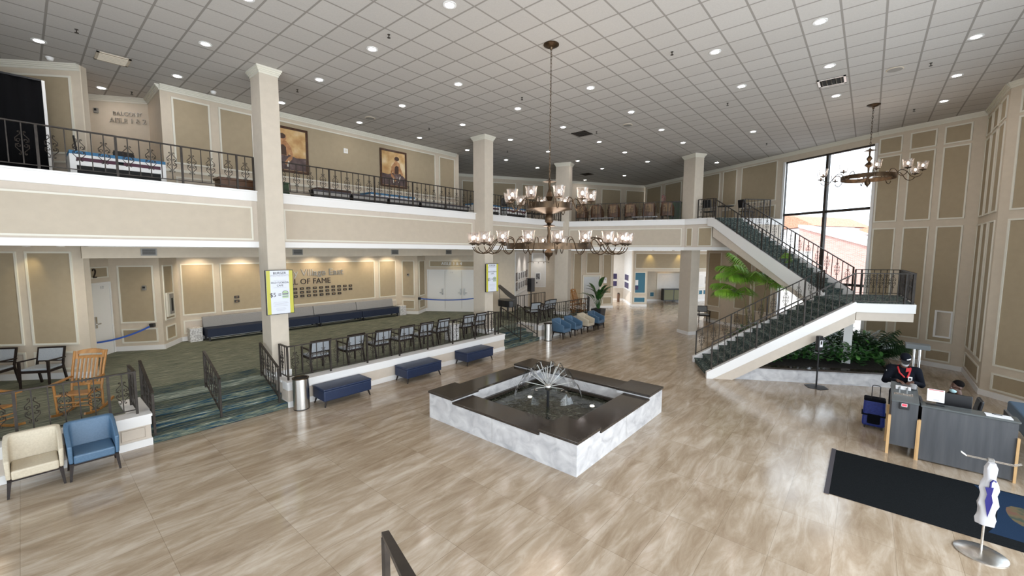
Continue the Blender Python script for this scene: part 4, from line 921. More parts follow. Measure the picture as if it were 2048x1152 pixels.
for P_, lab in (((0.75, 15.35), 'small white dome camera on the cornice at the far upper left'), ((3.9, 14.9), 'small white smoke detector on the ceiling left of the nearest column')):
    t = thing('smoke_detector' if 'smoke' in lab else 'dome_camera', lab, 'detector' if 'smoke' in lab else 'security camera', (P_[0], P_[1] - 0.25, CEIL)); MB().lathe([(0.07, 0), (0.07, -0.03), (0.05, -0.07), (0.01, -0.085)], 16).build('body', 'white', t, True); MB().lathe([(0.075, 0), (0.075, -0.008)], 16).build('base', 'white', t, True)
# warm wall-wash lamps recessed in the soffit, plus unseen added lamps facing down
def washer(x, y, z, tx, ty, tz, power, label, col=(1.0, 0.80, 0.42), size=1.25):
    t = thing('wash_or_fill_lamp', label, 'ceiling light', (x, y, z), 0, 'warm wall washers')
    MB().ring(0.07, 0.05, -0.01, 0, 16).build('trim_ring', 'white', t, True); MB().lathe([(0.001, -0.003), (0.052, -0.003)], 16, caps=False).build('lens', 'poollamp', t)
    l = bpy.data.lights.new('lamp', 'SPOT'); l.energy = power; l.color = col; l.spot_size = size; l.spot_blend = 1.0; l.shadow_soft_size = 0.04
    o = bpy.data.objects.new('lamp', l); COL.objects.link(o); o.parent = t; o.location = (0, 0, -0.03)
    o.rotation_euler = (Vector((tx, ty, tz)) - Vector((x, y, z))).to_track_quat('-Z', 'Y').to_euler()
for k, x in enumerate((4.2, 5.6, 7.0, 8.4, 9.8, 11.2, 12.3)): washer(x, 18.35, 3.75, x, 19.0, 2.7, 62, 'warm recessed soffit lamp over the hall of fame wall, %s from the left' % ORD[k], (1, 0.84, 0.60), 2.1)
for k, x in enumerate((0.6, 3.2, 6.2, 9.2, 12.6, 15.6)): washer(x, 14.0, SOF, x, 14.6, 0.6, 95, 'unseen fill lamp under the balcony over the striped carpet, %s from the left' % ORD[k], (1, 0.90, 0.76), 2.5)  # lamps added to brighten the platform, none visible here
for k, x in enumerate((3.0, 6.4, 9.8, 13.0)): washer(x, 17.0, 3.75, x, 17.4, 0.6, 70, 'unseen fill lamp in the soffit before the banquettes, %s from the left' % ORD[k], (1, 0.90, 0.76), 2.5)  # added fill lamps for the carpet below the soffit
for k, (x, y) in enumerate(((22.5, 10.5), (25.0, 8.8), (27.0, 10.8), (23.5, 13.0))): washer(x, y, SOF, x, y + .1, 0.0, 120, 'unseen lamp under the far balcony over the tiled hall, %s one' % ORD[k], (1, 0.90, 0.78), 2.5)  # unseen downward lamps for the far hall floor
washer(0.10, 15.75, SOF, 0.0, 16.2, 3.0, 22, 'warm recessed soffit lamp washing the tan panels at the far left')
washer(-1.2, 16.9, SOF, -1.4, 17.4, 3.0, 22, 'warm recessed soffit lamp beyond the left edge panels')
washer(15.0, 17.0, 3.75, 15.5, 17.2, 3.0, 16, 'warm recessed soffit lamp over the AISLE sign doors')
for k, a in enumerate((1.2, 3.3)): p = wK.at(a, SOF, 0.30); q = wK.at(a, 3.0, 0); washer(p.x, p.y, SOF, q.x, q.y, q.z, 40, 'warm recessed lamp washing the tan header in the far hall, %s one' % ('left', 'right')[k], (1, 0.80, 0.30))
for k, a in enumerate((2.8, 3.4)): p = wJ.at(a, 3.0, 0.35); q = wJ.at(a, 2.0, 0); washer(p.x, p.y, 3.2, q.x, q.y, q.z, 26, 'warm lamp over the far glazed cabinet, %s one' % ('left', 'right')[k], (1, 0.66, 0.30), 1.0)
p = wF.at(0.7, SOF, 0.8); q = wF.at(0.7, 2.4, 0); washer(p.x, p.y, SOF, q.x, q.y, q.z, 60, 'track lamp lighting the single framed print in the gallery', (1, 0.95, 0.88), 1.3)
for k, a in enumerate((1.5, 3.6)): p = wG.at(a, SOF, 0.9); q = wG.at(a, 2.4, 0); washer(p.x, p.y, SOF, q.x, q.y, q.z, 80, 'gallery lamp lighting the two rows of framed photographs, %s one' % ('near', 'far')[k], (1, 0.95, 0.90), 1.4)
for k, (x, y) in enumerate(((29.4, 15.3), (28.6, 14.3))): washer(x, y, SOF, x + 1.6, y + .4, 2.2, 34, 'gallery lamp over the purple prints in the far niche, %s one' % ('left', 'right')[k], (1, 0.93, 0.86), 1.5)
washer(35.0, 9.0, SOF, 35.6, 9.8, 1.6, 90, 'lamp over the small teal squares in the farthest gallery', (1, 0.95, 0.9), 1.9)

# ------------------------------------------------------------------ chandeliers
_shade = MB()
_pr = [(0.030, 0.0), (0.085, 0.015), (0.105, 0.06), (0.112, 0.14), (0.118, 0.19), (0.130, 0.225)]
_shade.lathe(_pr, 18, caps=False); _shm = _shade.mesh('glass_shade', 'shade', True)
_bulb = MB().ell((0, 0, 0.115), (0.028, 0.028, 0.042), 0, 10, 7).mesh('bulb', 'bulb', True)
_cup = MB().lathe([(0.010, -0.05), (0.02, -0.03), (0.09, -0.012), (0.085, 0.0), (0.02, 0.012), (0.018, 0.07), (0.0, 0.07)], 16, caps=False).mesh('candle_cup', 'brass', True)
_arm = {}
def arm_mesh(r0, r1, up, down):
    key = (r0, r1, up, down)
    if key not in _arm:
        P = [(r0, 0, 0.0), (r0 + 0.02, 0, up * 0.7), (r0 + (r1 - r0) * 0.14, 0, up), (r0 + (r1 - r0) * 0.28, 0, up * 0.85), (r0 + (r1 - r0) * 0.42, 0, up * 0.3), (r0 + (r1 - r0) * 0.56, 0, -down * 0.6), (r0 + (r1 - r0) * 0.74, 0, -down), (r0 + (r1 - r0) * 0.92, 0, -down * 0.7), (r1, 0, -0.02)]
        # smooth the control points
        Q = []
        for i in range(len(P) - 1):
            p0, p1, p2, p3 = (Vector(P[max(i - 1, 0)]), Vector(P[i]), Vector(P[i + 1]), Vector(P[min(i + 2, len(P) - 1)]))
            for s_ in range(4):
                t = s_ / 4; Q.append(0.5 * ((2 * p1) + (p2 - p0) * t + (2 * p0 - 5 * p1 + 4 * p2 - p3) * t * t + (3 * p1 - p0 - 3 * p2 + p3) * t ** 3))
        Q.append(Vector(P[-1])); _arm[key] = MB().tube(Q, 0.011, 6).mesh('arm', 'brass', True)
    return _arm[key]
def tier(t, z, n, ring, reach, up, down, zc, phase=0.0, skip=()):
    mb = MB(); mb.ring(ring, ring - 0.012, z - 0.065, z + 0.065, 48); mb.build('ring', 'brass', t, True)
    for k in range(4): a = k * PI / 2 + .4; MB().tube([(0.03 * math.cos(a), 0.03 * math.sin(a), z), (ring * math.cos(a), ring * math.sin(a), z)], 0.010, 6).build('spoke', 'brass', t)
    for k in range(n):
        a = 2 * PI * k / n + phase; link('arm', arm_mesh(ring, reach, up, down), t, (0, 0, z), a)
        c = link('candle_cup', _cup, t, (reach * math.cos(a), reach * math.sin(a), z + zc)); 
        if k not in skip: link('glass_shade', _shm, c); link('bulb', _bulb, c)
def chain(t, z0, z1):
    mb = MB(); n = int((z1 - z0) / 0.075)
    for k in range(n):
        z = z0 + (k + .5) * (z1 - z0) / n; h = (z1 - z0) / n * 0.62
        mb.tube([((0.016 * math.cos(a) if k % 2 else 0), (0 if k % 2 else 0.016 * math.cos(a)), z + h * math.sin(a)) for a in [2 * PI * i / 8 for i in range(8)]], 0.006, 4, closed=True)
    mb.build('chain', 'brass', t)
ch = thing('chandelier', 'large two-tier antique brass chandelier with glass bell shades hanging over the fountain', 'chandelier', (7.87, 5.60, 0), 0, 'brass chandeliers')
MB().lathe([(0.17, 8.52), (0.17, 8.50), (0.12, 8.47), (0.04, 8.45), (0.02, 8.40)], 24).build('canopy', 'brass', ch, True)
chain(ch, 5.62, 8.42)
MB().lathe([(0.005, 5.64), (0.03, 5.60), (0.16, 5.55), (0.03, 5.53), (0.022, 5.40), (0.06, 5.30), (0.085, 5.22), (0.05, 5.14), (0.025, 5.10), (0.022, 4.90), (0.06, 4.85), (0.10, 4.76), (0.095, 4.66), (0.04, 4.60), (0.13, 4.575), (0.15, 4.56), (0.04, 4.54), (0.028, 4.40), (0.05, 4.30), (0.035, 4.22), (0.06, 4.16), (0.03, 4.08), (0.05, 4.03), (0.105, 3.96), (0.09, 3.90), (0.03, 3.85), (0.02, 3.80), (0.0, 3.76)], 20, caps=False).build('spindle', 'brass', ch, True)
tier(ch, 4.10, 20, 0.97, 1.75, 0.19, 0.17, 0.06, 0.08)
tier(ch, 5.00, 10, 0.52, 0.93, 0.16, 0.12, 0.10, 0.2)
MB().lathe([(0.50, 4.94), (0.12, 4.84), (0.03, 4.83)], 32, caps=False).build('dish', 'brass', ch, True)
c2 = thing('chandelier', 'smaller one-tier brass chandelier hanging before the tall window', 'chandelier', (17.31, 0.17, 0), 0, 'brass chandeliers')
MB().lathe([(0.17, 8.52), (0.17, 8.50), (0.10, 8.46), (0.03, 8.44), (0.02, 8.38)], 24).build('canopy', 'brass', c2, True)
chain(c2, 7.16, 8.42)
MB().lathe([(0.005, 7.22), (0.03, 7.19), (0.15, 7.14), (0.03, 7.12), (0.02, 7.0), (0.08, 6.90), (0.03, 6.80), (0.09, 6.74), (0.11, 6.69), (0.03, 6.62), (0.02, 6.46), (0.05, 6.38), (0.03, 6.28), (0.08, 6.18), (0.07, 6.12), (0.02, 6.05), (0.0, 6.0)], 20, caps=False).build('spindle', 'brass', c2, True)
tier(c2, 6.32, 10, 0.68, 1.22, 0.14, 0.12, 0.08, 0.15)
for t_, z_, e_ in ((ch, 4.45, 95), (ch, 5.35, 55), (c2, 6.5, 40)):
    l = bpy.data.lights.new('glow', 'POINT'); l.energy = e_; l.color = (1, 0.82, 0.66); l.shadow_soft_size = 0.8; o = bpy.data.objects.new('glow', l); COL.objects.link(o); o.parent = t_; o.location = (0, 0, z_)
# chrome track of lamps hanging in the gallery
p = wF.at(0.6, 3.3, 0.55); t = thing('track_light', 'hanging chrome track of small lamps above the single framed print', 'ceiling light', (p.x, p.y, 0), math.atan2(wF.d.y, wF.d.x))
MB().tube([(-0.75, 0, 3.2), (-0.4, 0, 3.28), (0.4, 0, 3.28), (0.75, 0, 3.2)], 0.012, 6).build('bar', 'chrome', t)
for x in (-0.4, 0.4): MB().tube([(x, 0, 3.28), (x, 0, SOF)], 0.006, 6).build('rod', 'chrome', t)
for k in range(5): MB().lathe([(0.02, 0.0), (0.045, -0.09), (0.045, -0.1)], 10, 0, (-0.7 + .35 * k, 0, 3.25)).build('lamp_head', 'chrome', t, True)

# ------------------------------------------------------------------ lettering, signs, plaques, doors
def wtext(w, a, z, body, size, m, name, label, cat='sign lettering', sx=1.0, off=0.03, ex=0.012, align='CENTER'):
    p = w.at(a, z, off); t = thing(name, label, cat, p, 0); text('lettering', body, size, m, t, (0, 0, 0), w.rot(), ex, align, sx); return t
# words on the hall of fame wall (x measured along the wall)
aH = lambda x: x - 3.40
wtext(wH, 4.33, 2.97, 'y', 0.43, 'silver', 'wall_letter', 'silver letter y beside the lit sign, start of the visible wall name', align='CENTER')
wtext(wH, 4.54, 2.97, 'Village East', 0.42, 'silver', 'wall_lettering', 'silver raised words Village East on the tan wall', align='LEFT', sx=1.03)
wtext(wH, 5.87, 2.58, 'HALL OF FAME', 0.345, 'darkletter', 'wall_lettering', 'dark raised words HALL OF FAME under the silver words', align='RIGHT', sx=1.0)
_pq = [MB().cbox((0, 0.012, 0), (0.17, 0.02, 0.10)).mesh('plate', 'black'), MB().cbox((0, -0.001, 0.0), (0.09, 0.006, 0.018)).mesh('engraving', 'oakpale')]
def plaque(x, z, lab):
    p = wH.at(x, z, 0.035); t = thing('name_plaque', lab, 'plaque', p, 0, 'name plaques on the hall of fame wall'); link('plate', _pq[0], t); link('engraving', _pq[1], t)
for r, (z, n, x1) in enumerate(((2.28, 12, 6.84), (2.115, 12, 6.84), (1.95, 10, 6.28))):
    for k in range(n): plaque(x1 - k * 0.285, z - 0.005 * k * 0, '%s black name plaque from the right in the %s row under HALL OF FAME' % (ORD[k], ('top', 'middle', 'bottom')[r]))
plaque(2.05, 2.115, 'upper of two small black plaques left of the sign column'); plaque(2.05, 1.95, 'lower of two small black plaques left of the sign column')
# BALCONY AISLE letters
wtext(wN, 1.40, 8.03, 'BALCONY', 0.17, 'silver', 'wall_lettering', 'small raised word BALCONY on the nook wall', sx=0.95)
wtext(wN, 1.40, 7.83, 'AISLE 1 & 2', 0.205, 'silver', 'wall_lettering', 'raised words AISLE 1 & 2 below the word BALCONY', sx=0.95)
t = thing('wall_strobe', 'small dark strobe box on the nook wall left of the BALCONY lettering', 'alarm', wN.at(0.62, 8.08, 0.03), math.atan2(wN.d.y, wN.d.x)); MB().cbox((0, 0, 0), (0.10, 0.05, 0.14)).build('body', 'grille', t); MB().cbox((0, -0.03, 0.02), (0.05, 0.02, 0.06)).build('lens', 'dark', t)
t = thing('wall_thermostat', 'small white wall plate between the two dancer paintings', 'thermostat', (8.13, 15.12, 7.68), 0); MB().cbox((0, 0, 0), (0.16, 0.03, 0.17)).build('plate', 'white', t); MB().cbox((0, -0.018, 0), (0.08, 0.012, 0.09)).build('display', 'trim', t)
wtext(wE, 1.56, 3.26, 'AISLE 3 & 4', 0.24, 'silver', 'wall_lettering', 'raised words AISLE 3 & 4 over the white triple doors', sx=1.0)
p = wD.at(0.36, 3.22, 0.03); wtext(wD, 0.36, 3.22, '2', 0.42, 'darkletter', 'wall_numeral', 'dark numeral 2 over the single white door at the left', 'door number', sx=0.9)
wD.panel(0.18, 0.98, 3.08, 3.43, 'tan', 0.035)
def door(name, w, a0, a1, z0, z1, hs, leaves=1):
    o = struct(link(name, None, None, (0, 0, 0)))
    n = (a1 - a0) / leaves
    for k in range(leaves):
        mb = MB(); w.slab(mb, a0 + k * n + 0.008, a0 + (k + 1) * n - 0.008, z0 + 0.01, z1, 0.03, 0, 0.002); mb.build('leaf', 'door', o)
    mb = MB()
    for q in ((a0 - 0.06, a0, z0, z1 + 0.06), (a1, a1 + 0.06, z0, z1 + 0.06), (a0, a1, z1, z1 + 0.06)): w.slab(mb, *q, 0.045, 0, 0.001)
    mb.build('door_frame', 'white', o)
    for a, d in hs:
        mb = MB(); w.slab(mb, a - 0.035, a + 0.035, z0 + 0.93, z0 + 1.28, 0.05, 0, 0.03); p = w.at(a, z0 + 1.05, 0.09); q = w.at(a + d * 0.16, z0 + 1.05, 0.09); mb.beam(p, q, 0.025, 0.03); mb.build('door_handle', 'steel', o)
    return o
door('door_1', wD, 0.06, 0.96, PLAT, 2.88, [(0.20, 1)])
door('door_2', wE, 0.24, 3.06, PLAT, 2.88, [(1.05, -1), (2.07, -1), (2.27, 1)], 3)
for w, lab, a in ((wD, 'small door sign on the single white door', 0.6), (wE, 'small raised sign on the middle white door leaf', 1.56)):
    t = thing('door_sign', lab, 'sign', w.at(a, 2.78, 0.05), 0); text('lettering', '1 2' if w is wD else '3 4', 0.12, 'greyink', t, (0, 0, 0), w.rot(), 0.004)
# alarm strobe, extinguisher cabinet and belt barriers
t = thing('wall_strobe', 'small grey alarm strobe on the tan panel right of the numeral 2 door', 'alarm', wP.at(0.93, 2.71, 0.03), math.atan2(wP.d.y, wP.d.x) + PI); MB().cbox((0, 0, 0), (0.11, 0.04, 0.15)).build('body', 'grille', t); MB().cbox((0, 0.03, 0.02), (0.06, 0.03, 0.06)).build('lens', 'dark', t)
t = thing('wall_strobe', 'small grey alarm strobe on the tan panel left of the triple doors', 'alarm', wQ.at(0.72, 2.70, 0.03), math.atan2(wQ.d.y, wQ.d.x)); MB().cbox((0, 0, 0), (0.10, 0.04, 0.14)).build('body', 'grille', t); MB().cbox((0, -0.03, 0.02), (0.05, 0.03, 0.06)).build('lens', 'dark', t)
t = thing('extinguisher_cabinet', 'narrow glazed fire extinguisher cabinet on the splayed wall left of the banquettes', 'cabinet', (0, 0, 0)); mb = MB(); wR.slab(mb, 0.26, 0.72, 1.68, 2.5, 0.05, 0, 0.01); mb.build('body', 'trim', t); mb = MB(); wR.slab(mb, 0.40, 0.68, 1.75, 2.45, 0.02, 0, 0.05); mb.build('glass_door', 'grille', t); mb = MB(); wR.slab(mb, 0.5, 0.6, 1.85, 2.3, 0.01, 0, 0.07); mb.build('extinguisher', 'dark', t)
def belt(w0, a0, w1, a1, z0, z1, lab, cas):
    t = thing('barrier_belt', lab, 'barrier', (0, 0, 0)); p, q = w0.at(a0, z0, 0.10), w1.at(a1, z1, 0.10); mb = MB(); k = 12
    for i in range(k):
        f = lambda s_: p.lerp(q, s_) - Vector((0, 0, 0.35 * s_ * (1 - s_)))
        mb.beam(f(i / k), f((i + 1) / k), 0.008, 0.055)
    mb.build('belt', 'ribbon', t); c = cas; w, a, z = (w0, a0, z0) if c == 0 else (w1, a1, z1); mb = MB(); w.slab(mb, a - 0.06, a + 0.06, z - 0.06, z + 0.06, 0.14, 0, 0.0); mb.build('cassette', 'black', t)
belt(wD, 0.10, wP, 1.10, 1.12, 1.46, 'blue retractable belt stretched across the single white door', 1)
belt(wS, 0.06, wE, 2.87, 1.45, 1.38, 'blue retractable belt stretched across the white triple doors', 0)
# grilles on the soffit beam
for x, lab in ((2.30, 'grey air grille on the soffit beam left of the sign column'), (6.26, 'grey air grille on the soffit beam just right of the sign column'), (10.19, 'grey air grille on the soffit beam before the second column'), (13.15, 'grey air grille on the soffit beam beyond the second column')):
    t = thing('air_grille', lab, 'vent', (x, 15.15, 3.91)); MB().cbox((0, -0.012, 0), (0.34, 0.022, 0.20)).build('frame', 'grille', t); MB().cbox((0, -0.025, 0), (0.28, 0.004, 0.15)).build('backing', 'dark', t)
    for k in range(6): MB().cbox((0, -0.03, -0.06 + k * 0.024), (0.28, 0.008, 0.010)).build('slat', 'grille', t)

# lit advertising screens on the columns
def ad_sign(x0, x1, z0, z1, y, lab, depth, ang=0.0):
    cx, cz = (x0 + x1) / 2, (z0 + z1) / 2; w, h = x1 - x0, z1 - z0
    t = thing('display_sign', lab, 'sign', (cx, y, cz), ang, 'advertising screens')
    MB().cbox((0, 0.035, 0), (w, 0.05, h)).build('case', 'black', t)
    mb = MB().cbox((0, 0.008, 0), (w - 0.03, 0.006, h - 0.03), 0); mb.cbox((-w * .41, 0.003, 0), (w * 0.13, 0.005, h - 0.03), 1); mb.cbox((w * .41, 0.003, 0), (w * 0.13, 0.005, h - 0.03), 1); mb.build('screen', ['screen', 'screenyellow'], t)
    MB().cbox((0, 0.09, 0), (w * 0.4, 0.07, h * 0.3)).build('bracket', 'black', t)
    R_ = (PI / 2, 0, 0); y_ = -0.002
    for body, z, s, m in (('BURGER', h * .43, .085, 'ink'), ('WEDNESDAYS', h * .375, .07, 'greyink'), ('OLD FLORIDA', h * .215, .068, 'ink'), ('CAFE', h * .15, .068, 'ink')):
        text('lettering', body, s, m, t, (0, y_, z), R_, 0.001)
    text('price', '$5 =', 0.15, 'ink', t, (-w * .17, y_, -h * .06), R_, 0.001)
    mb = MB(); bx, bz = w * .18, -h * .06
    arc = [(bx + 0.075 * math.cos(a), y_, bz + 0.035 + 0.065 * math.sin(a)) for a in [PI * i / 8 for i in range(9)]]
    mb.add(arc, [tuple(range(9))], 1)
    for dz, hh, m in ((0.012, 0.018, 0), (-0.018, 0.022, 1), (-0.045, 0.014, 0), (-0.075, 0.03, 1)): mb.cbox((bx, y_, bz + dz), (0.15, 0.002, hh), m)
    mb.tube(arc, 0.005, 4, 0, closed=True); mb.build('burger_picture', ['ink', 'burger'], t)
    mb = MB()
    for z in (h * .265, h * .105): mb.cbox((0, y_, z), (w * .45, 0.002, 0.006))
    for k, f_ in enumerate((.50, .56, .44, .52, .0, .34, .38, .30)):
        if f_: mb.cbox((0, y_, -h * (.225 + .027 * k)), (w * f_, 0.002, 0.007))
    mb.build('rule_lines', 'greyink', t)
ad_sign(3.97, 4.64, 2.32, 3.47, 11.56, 'lit advertising screen with yellow borders on the nearest square column', 0.1)
ad_sign(11.98, 12.62, 2.33, 3.47, 11.52, 'lit advertising screen on the second square column', 0.1, math.radians(-8))

# ------------------------------------------------------------------ dancer paintings (plain generic figures)
M['cv0'] = noise_mat('ochre_canvas', [(0.3, (0.36, 0.17, 0.05)), (0.5, (0.58, 0.38, 0.17)), (0.7, (0.74, 0.62, 0.40))], 2.2, 5, 0.7)
M['cv1'] = noise_mat('umber_canvas', [(0.3, (0.05, 0.03, 0.03)), (0.6, (0.13, 0.09, 0.085)), (0.75, (0.33, 0.27, 0.26))], 5, 5, 0.7)
M['cv2'] = noise_mat('flesh_canvas', [(0.3, (0.30, 0.13, 0.05)), (0.7, (0.55, 0.30, 0.15))], 6, 3, 0.7)
M['cv3'] = mat('brown_canvas', (0.06, 0.03, 0.018), 0.7)
def painting(name, w, a0, a1, z0, z1, lab, flip=1):
    t = thing('framed_painting', lab, 'painting', w.at((a0 + a1) / 2, (z0 + z1) / 2, 0.03), math.atan2(w.d.y, w.d.x)); W_, H_ = a1 - a0, z1 - z0; fw = 0.075
    mb = MB()
    for c, d in (((0, 0, H_ / 2 - fw / 2), (W_, 0.06, fw)), ((0, 0, -H_ / 2 + fw / 2), (W_, 0.06, fw)), ((-W_ / 2 + fw / 2, 0, 0), (fw, 0.06, H_ - 2 * fw)), ((W_ / 2 - fw / 2, 0, 0), (fw, 0.06, H_ - 2 * fw))): mb.cbox(c, d)
    bev(mb.build('frame', 'goldframe', t), 0.01, 2)
    mb = MB().cbox((0, 0.01, 0), (W_ - fw, 0.012, H_ - fw), 0)
    def blob(pts, m, y): mb.add([(flip * x * W_, y, z * H_) for x, z in pts], [tuple(range(len(pts)))], m)
    ell_ = lambda cx, cz, rx, rz, n=14: [(cx + rx * math.cos(2 * PI * i / n), cz + rz * math.sin(2 * PI * i / n)) for i in range(n)]
    blob([(-.44, -.44), (.44, -.44), (.44, -.22), (.30, -.12), (.05, -.08), (-.2, -.16), (-.44, -.14)], 1, 0.001)
    blob([(.0, -.14), (.20, -.12), (.26, .05), (.22, .18), (.12, .22), (.02, .18), (-.06, .05)], 2, -0.0005)
    blob([(.20, .17), (.28, .02), (.36, -.12), (.30, -.16), (.20, -.02), (.14, .10)], 2, -0.001)
    blob([(.02, .17), (-.08, .06), (-.12, -.1), (-.07, -.12), (.0, .0), (.08, .1)], 2, -0.001)
    blob([(.03, -.13), (.18, -.12), (.19, .08), (.10, .10), (.04, .05)], 3, -0.0015)
    blob([(.07, .17), (.15, .17), (.14, .24), (.06, .24)], 2, -0.0011); blob(ell_(.09, .255, .07, .062), 2, -0.0012); blob(ell_(.125, .285, .088, .058), 3, -0.002); blob([(-.12, -.10), (-.02, -.16), (.10, -.30), (.04, -.34), (-.10, -.20)], 2, -0.0013); blob([(.16, -.36), (.20, -.34), (.26, -.18), (.23, -.18)], 4, -0.002); blob([(-.02, -.38), (.03, -.37), (.0, -.24), (-.03, -.25)], 4, -0.002)
    mb.build('canvas', ['cv0', 'cv1', 'cv2', 'cv3', 'trim'], t)
painting('p', wU, 2.62, 3.97, 6.60, 8.10, 'framed dancer painting in ochre tones, partly hidden by the nearest column', -1)
painting('p', wU, 6.79, 8.05, 6.57, 8.07, 'framed dancer painting in ochre tones to the right of the wall plate')
painting('p', wU3, 6.0 - 2.0, 6.0 - 1.0, 6.5, 7.9, 'dark framed picture on the balcony wall just left of the stair column')
# ------------------------------------------------------------------ far hall furnishings
lift = struct(link('door_3', None)); mb = MB(); o_ = 1.3
LT = lambda s_: s_ - 1.30
for k in range(2): mb = MB(); wT.slab(mb, LT(2.33) + k * .575, LT(2.33) + k * .575 + 0.57, 0.02, 2.21, 0.03, 0, 0.002); mb.build('lift_leaf', 'steel', lift)
mb = MB()
for q in ((LT(2.23), LT(2.33), 0, 2.32), (LT(3.485), LT(3.58), 0, 2.32), (LT(2.33), LT(3.485), 2.22, 2.32)): wT.slab(mb, *q, 0.06, 0, 0.001)
mb.build('door_frame', 'trim', lift)
for a0, a1, z0, z1 in ((1.56, 2.16, 0.3, 3.85), (2.5, 3.5, 2.45, 3.9), (3.75, 4.4, 1.0, 3.8), (3.75, 4.45, 0.25, 0.8)): wT.panel(LT(a0), LT(a1), z0, z1)
t = thing('wall_notice', 'small white notice on the tan panel right of the lift', 'notice', (0, 0, 0)); mb = MB(); wT.slab(mb, LT(3.82), LT(4.05), 1.75, 2.15, 0.015, 0, 0.012); mb.build('sheet', 'paper', t); mb = MB(); wT.slab(mb, LT(3.86), LT(4.01), 1.95, 2.08, 0.002, 0, 0.028); mb.build('print', 'greyink', t)
def wallpic(w, a0, a1, z0, z1, lab, art='purple', fr='white', m=0.03, cat='picture', group=None, name='wall_print', fw=0.02):
    t = thing(name, lab, cat, w.at((a0 + a1) / 2, (z0 + z1) / 2, 0.02), math.atan2(w.d.y, w.d.x), group); W_, H_ = a1 - a0, z1 - z0
    MB().cbox((0, 0.004, 0), (W_, 0.03, H_)).build('frame', fr, t); MB().cbox((0, -0.014, 0), (W_ - 2 * fw, 0.008, H_ - 2 * fw)).build('picture', art, t); return t
g = 'purple prints in the far niche'
wallpic(wN1, 1.98, 2.32, 1.73, 2.20, 'upper dark purple print left of the niche corner', group=g); wallpic(wN1, 1.99, 2.32, 1.15, 1.60, 'lower dark purple print left of the niche corner', group=g)
wallpic(wN2, 0.6, 2.2, 1.72, 2.20, 'upper dark purple print right of the niche corner', group=g); wallpic(wN2, 0.6, 2.3, 1.12, 1.60, 'lower dark purple print right of the niche corner', group=g)
M['photo'] = noise_mat('grey_photograph', [(0.35, (0.03, 0.028, 0.03)), (0.55, (0.20, 0.19, 0.19)), (0.7, (0.5, 0.48, 0.47))], 9, 4, 0.5)
g = 'framed photographs in the gallery'
for r, z in enumerate((2.50, 1.94)):
    for k in range(6): wallpic(wG, 0.30 + k * 0.80, 0.86 + k * 0.80, z - 0.24, z + 0.24, '%s framed photograph from the near end of the %s gallery row' % (ORD[k], ('upper', 'lower')[r]), 'photo', 'brownwood' if k in (0, 5) else 'white', group=g, fw=0.06)
wallpic(wF, 0.46, 0.85, 1.98, 2.50, 'single dark framed print lit by the chrome track lamps', 'photo', 'white', fw=0.06)
t = thing('wall_strobe', 'small dark plate under the single gallery print', 'alarm', wF.at(0.58, 1.80, 0.02), math.atan2(wF.d.y, wF.d.x)); MB().cbox((0, 0, 0), (0.07, 0.03, 0.09)).build('body', 'dark', t)
wallpic(wI, 0.89, 1.49, 1.25, 2.15, 'tall pale print in the farthest gallery right of the stair column', 'gallery', 'white', fw=0.03); wallpic(wI, 1.69, 2.09, 1.4, 2.0, 'small grey print in the farthest gallery right of the tall pale one', 'photo', 'white')
for lab, a0, a1, z0, z1, mm in (('small white leaflet on the teal panel', 0.20, 0.40, 1.55, 1.92, 'paper'), ('small dark print on the teal panel below the leaflet', 0.18, 0.42, 1.22, 1.50, 'purple')): wallpic(wM, a0, a1, z0, z1, lab, mm, mm)
# glazed cabinet in the far cafe
t = thing('display_cabinet', 'low dark glazed cabinet against the lit white wall in the far hall', 'cabinet', (33.30, 11.66, 0), math.radians(-45))
mb = MB(); W_, D_, H_ = 1.62, 0.5, 1.05
mb.box((-W_ / 2, -D_ / 2, 0.99), (W_ / 2, D_ / 2, 1.05)); mb.box((-W_ / 2, -D_ / 2, 0.12), (W_ / 2, D_ / 2, 0.18))
for x in (-W_ / 2, -0.025, W_ / 2 - 0.05): mb.box((x, -D_ / 2, 0.18), (x + 0.05, D_ / 2, 0.99))
mb.box((-W_ / 2, D_ / 2 - 0.03, 0.18), (W_ / 2, D_ / 2, 0.99)); mb.build('body', 'black', t)
for x in (-W_ / 4, W_ / 4): MB().cbox((x, -D_ / 2 - 0.005, 0.585), (W_ / 2 - 0.06, 0.012, 0.79)).build('glass_door', 'olive', t)
for x in (-W_ / 2 + .06, -.06, .06, W_ / 2 - .06): MB().box((x - .02, -D_ / 2 + .02, 0), (x + .02, -D_ / 2 + .06, 0.12)).build('leg', 'black', t)
t = thing('litter_bin', 'small dark bin standing in the far print niche', 'bin', (30.4, 14.85, 0)); MB().lathe([(0.10, 0), (0.12, 0.62), (0.10, 0.66)], 16).build('body', 'brownwood', t, True); MB().lathe([(0.11, 0.66), (0.05, 0.72)], 16).build('lid', 'dark', t, True)
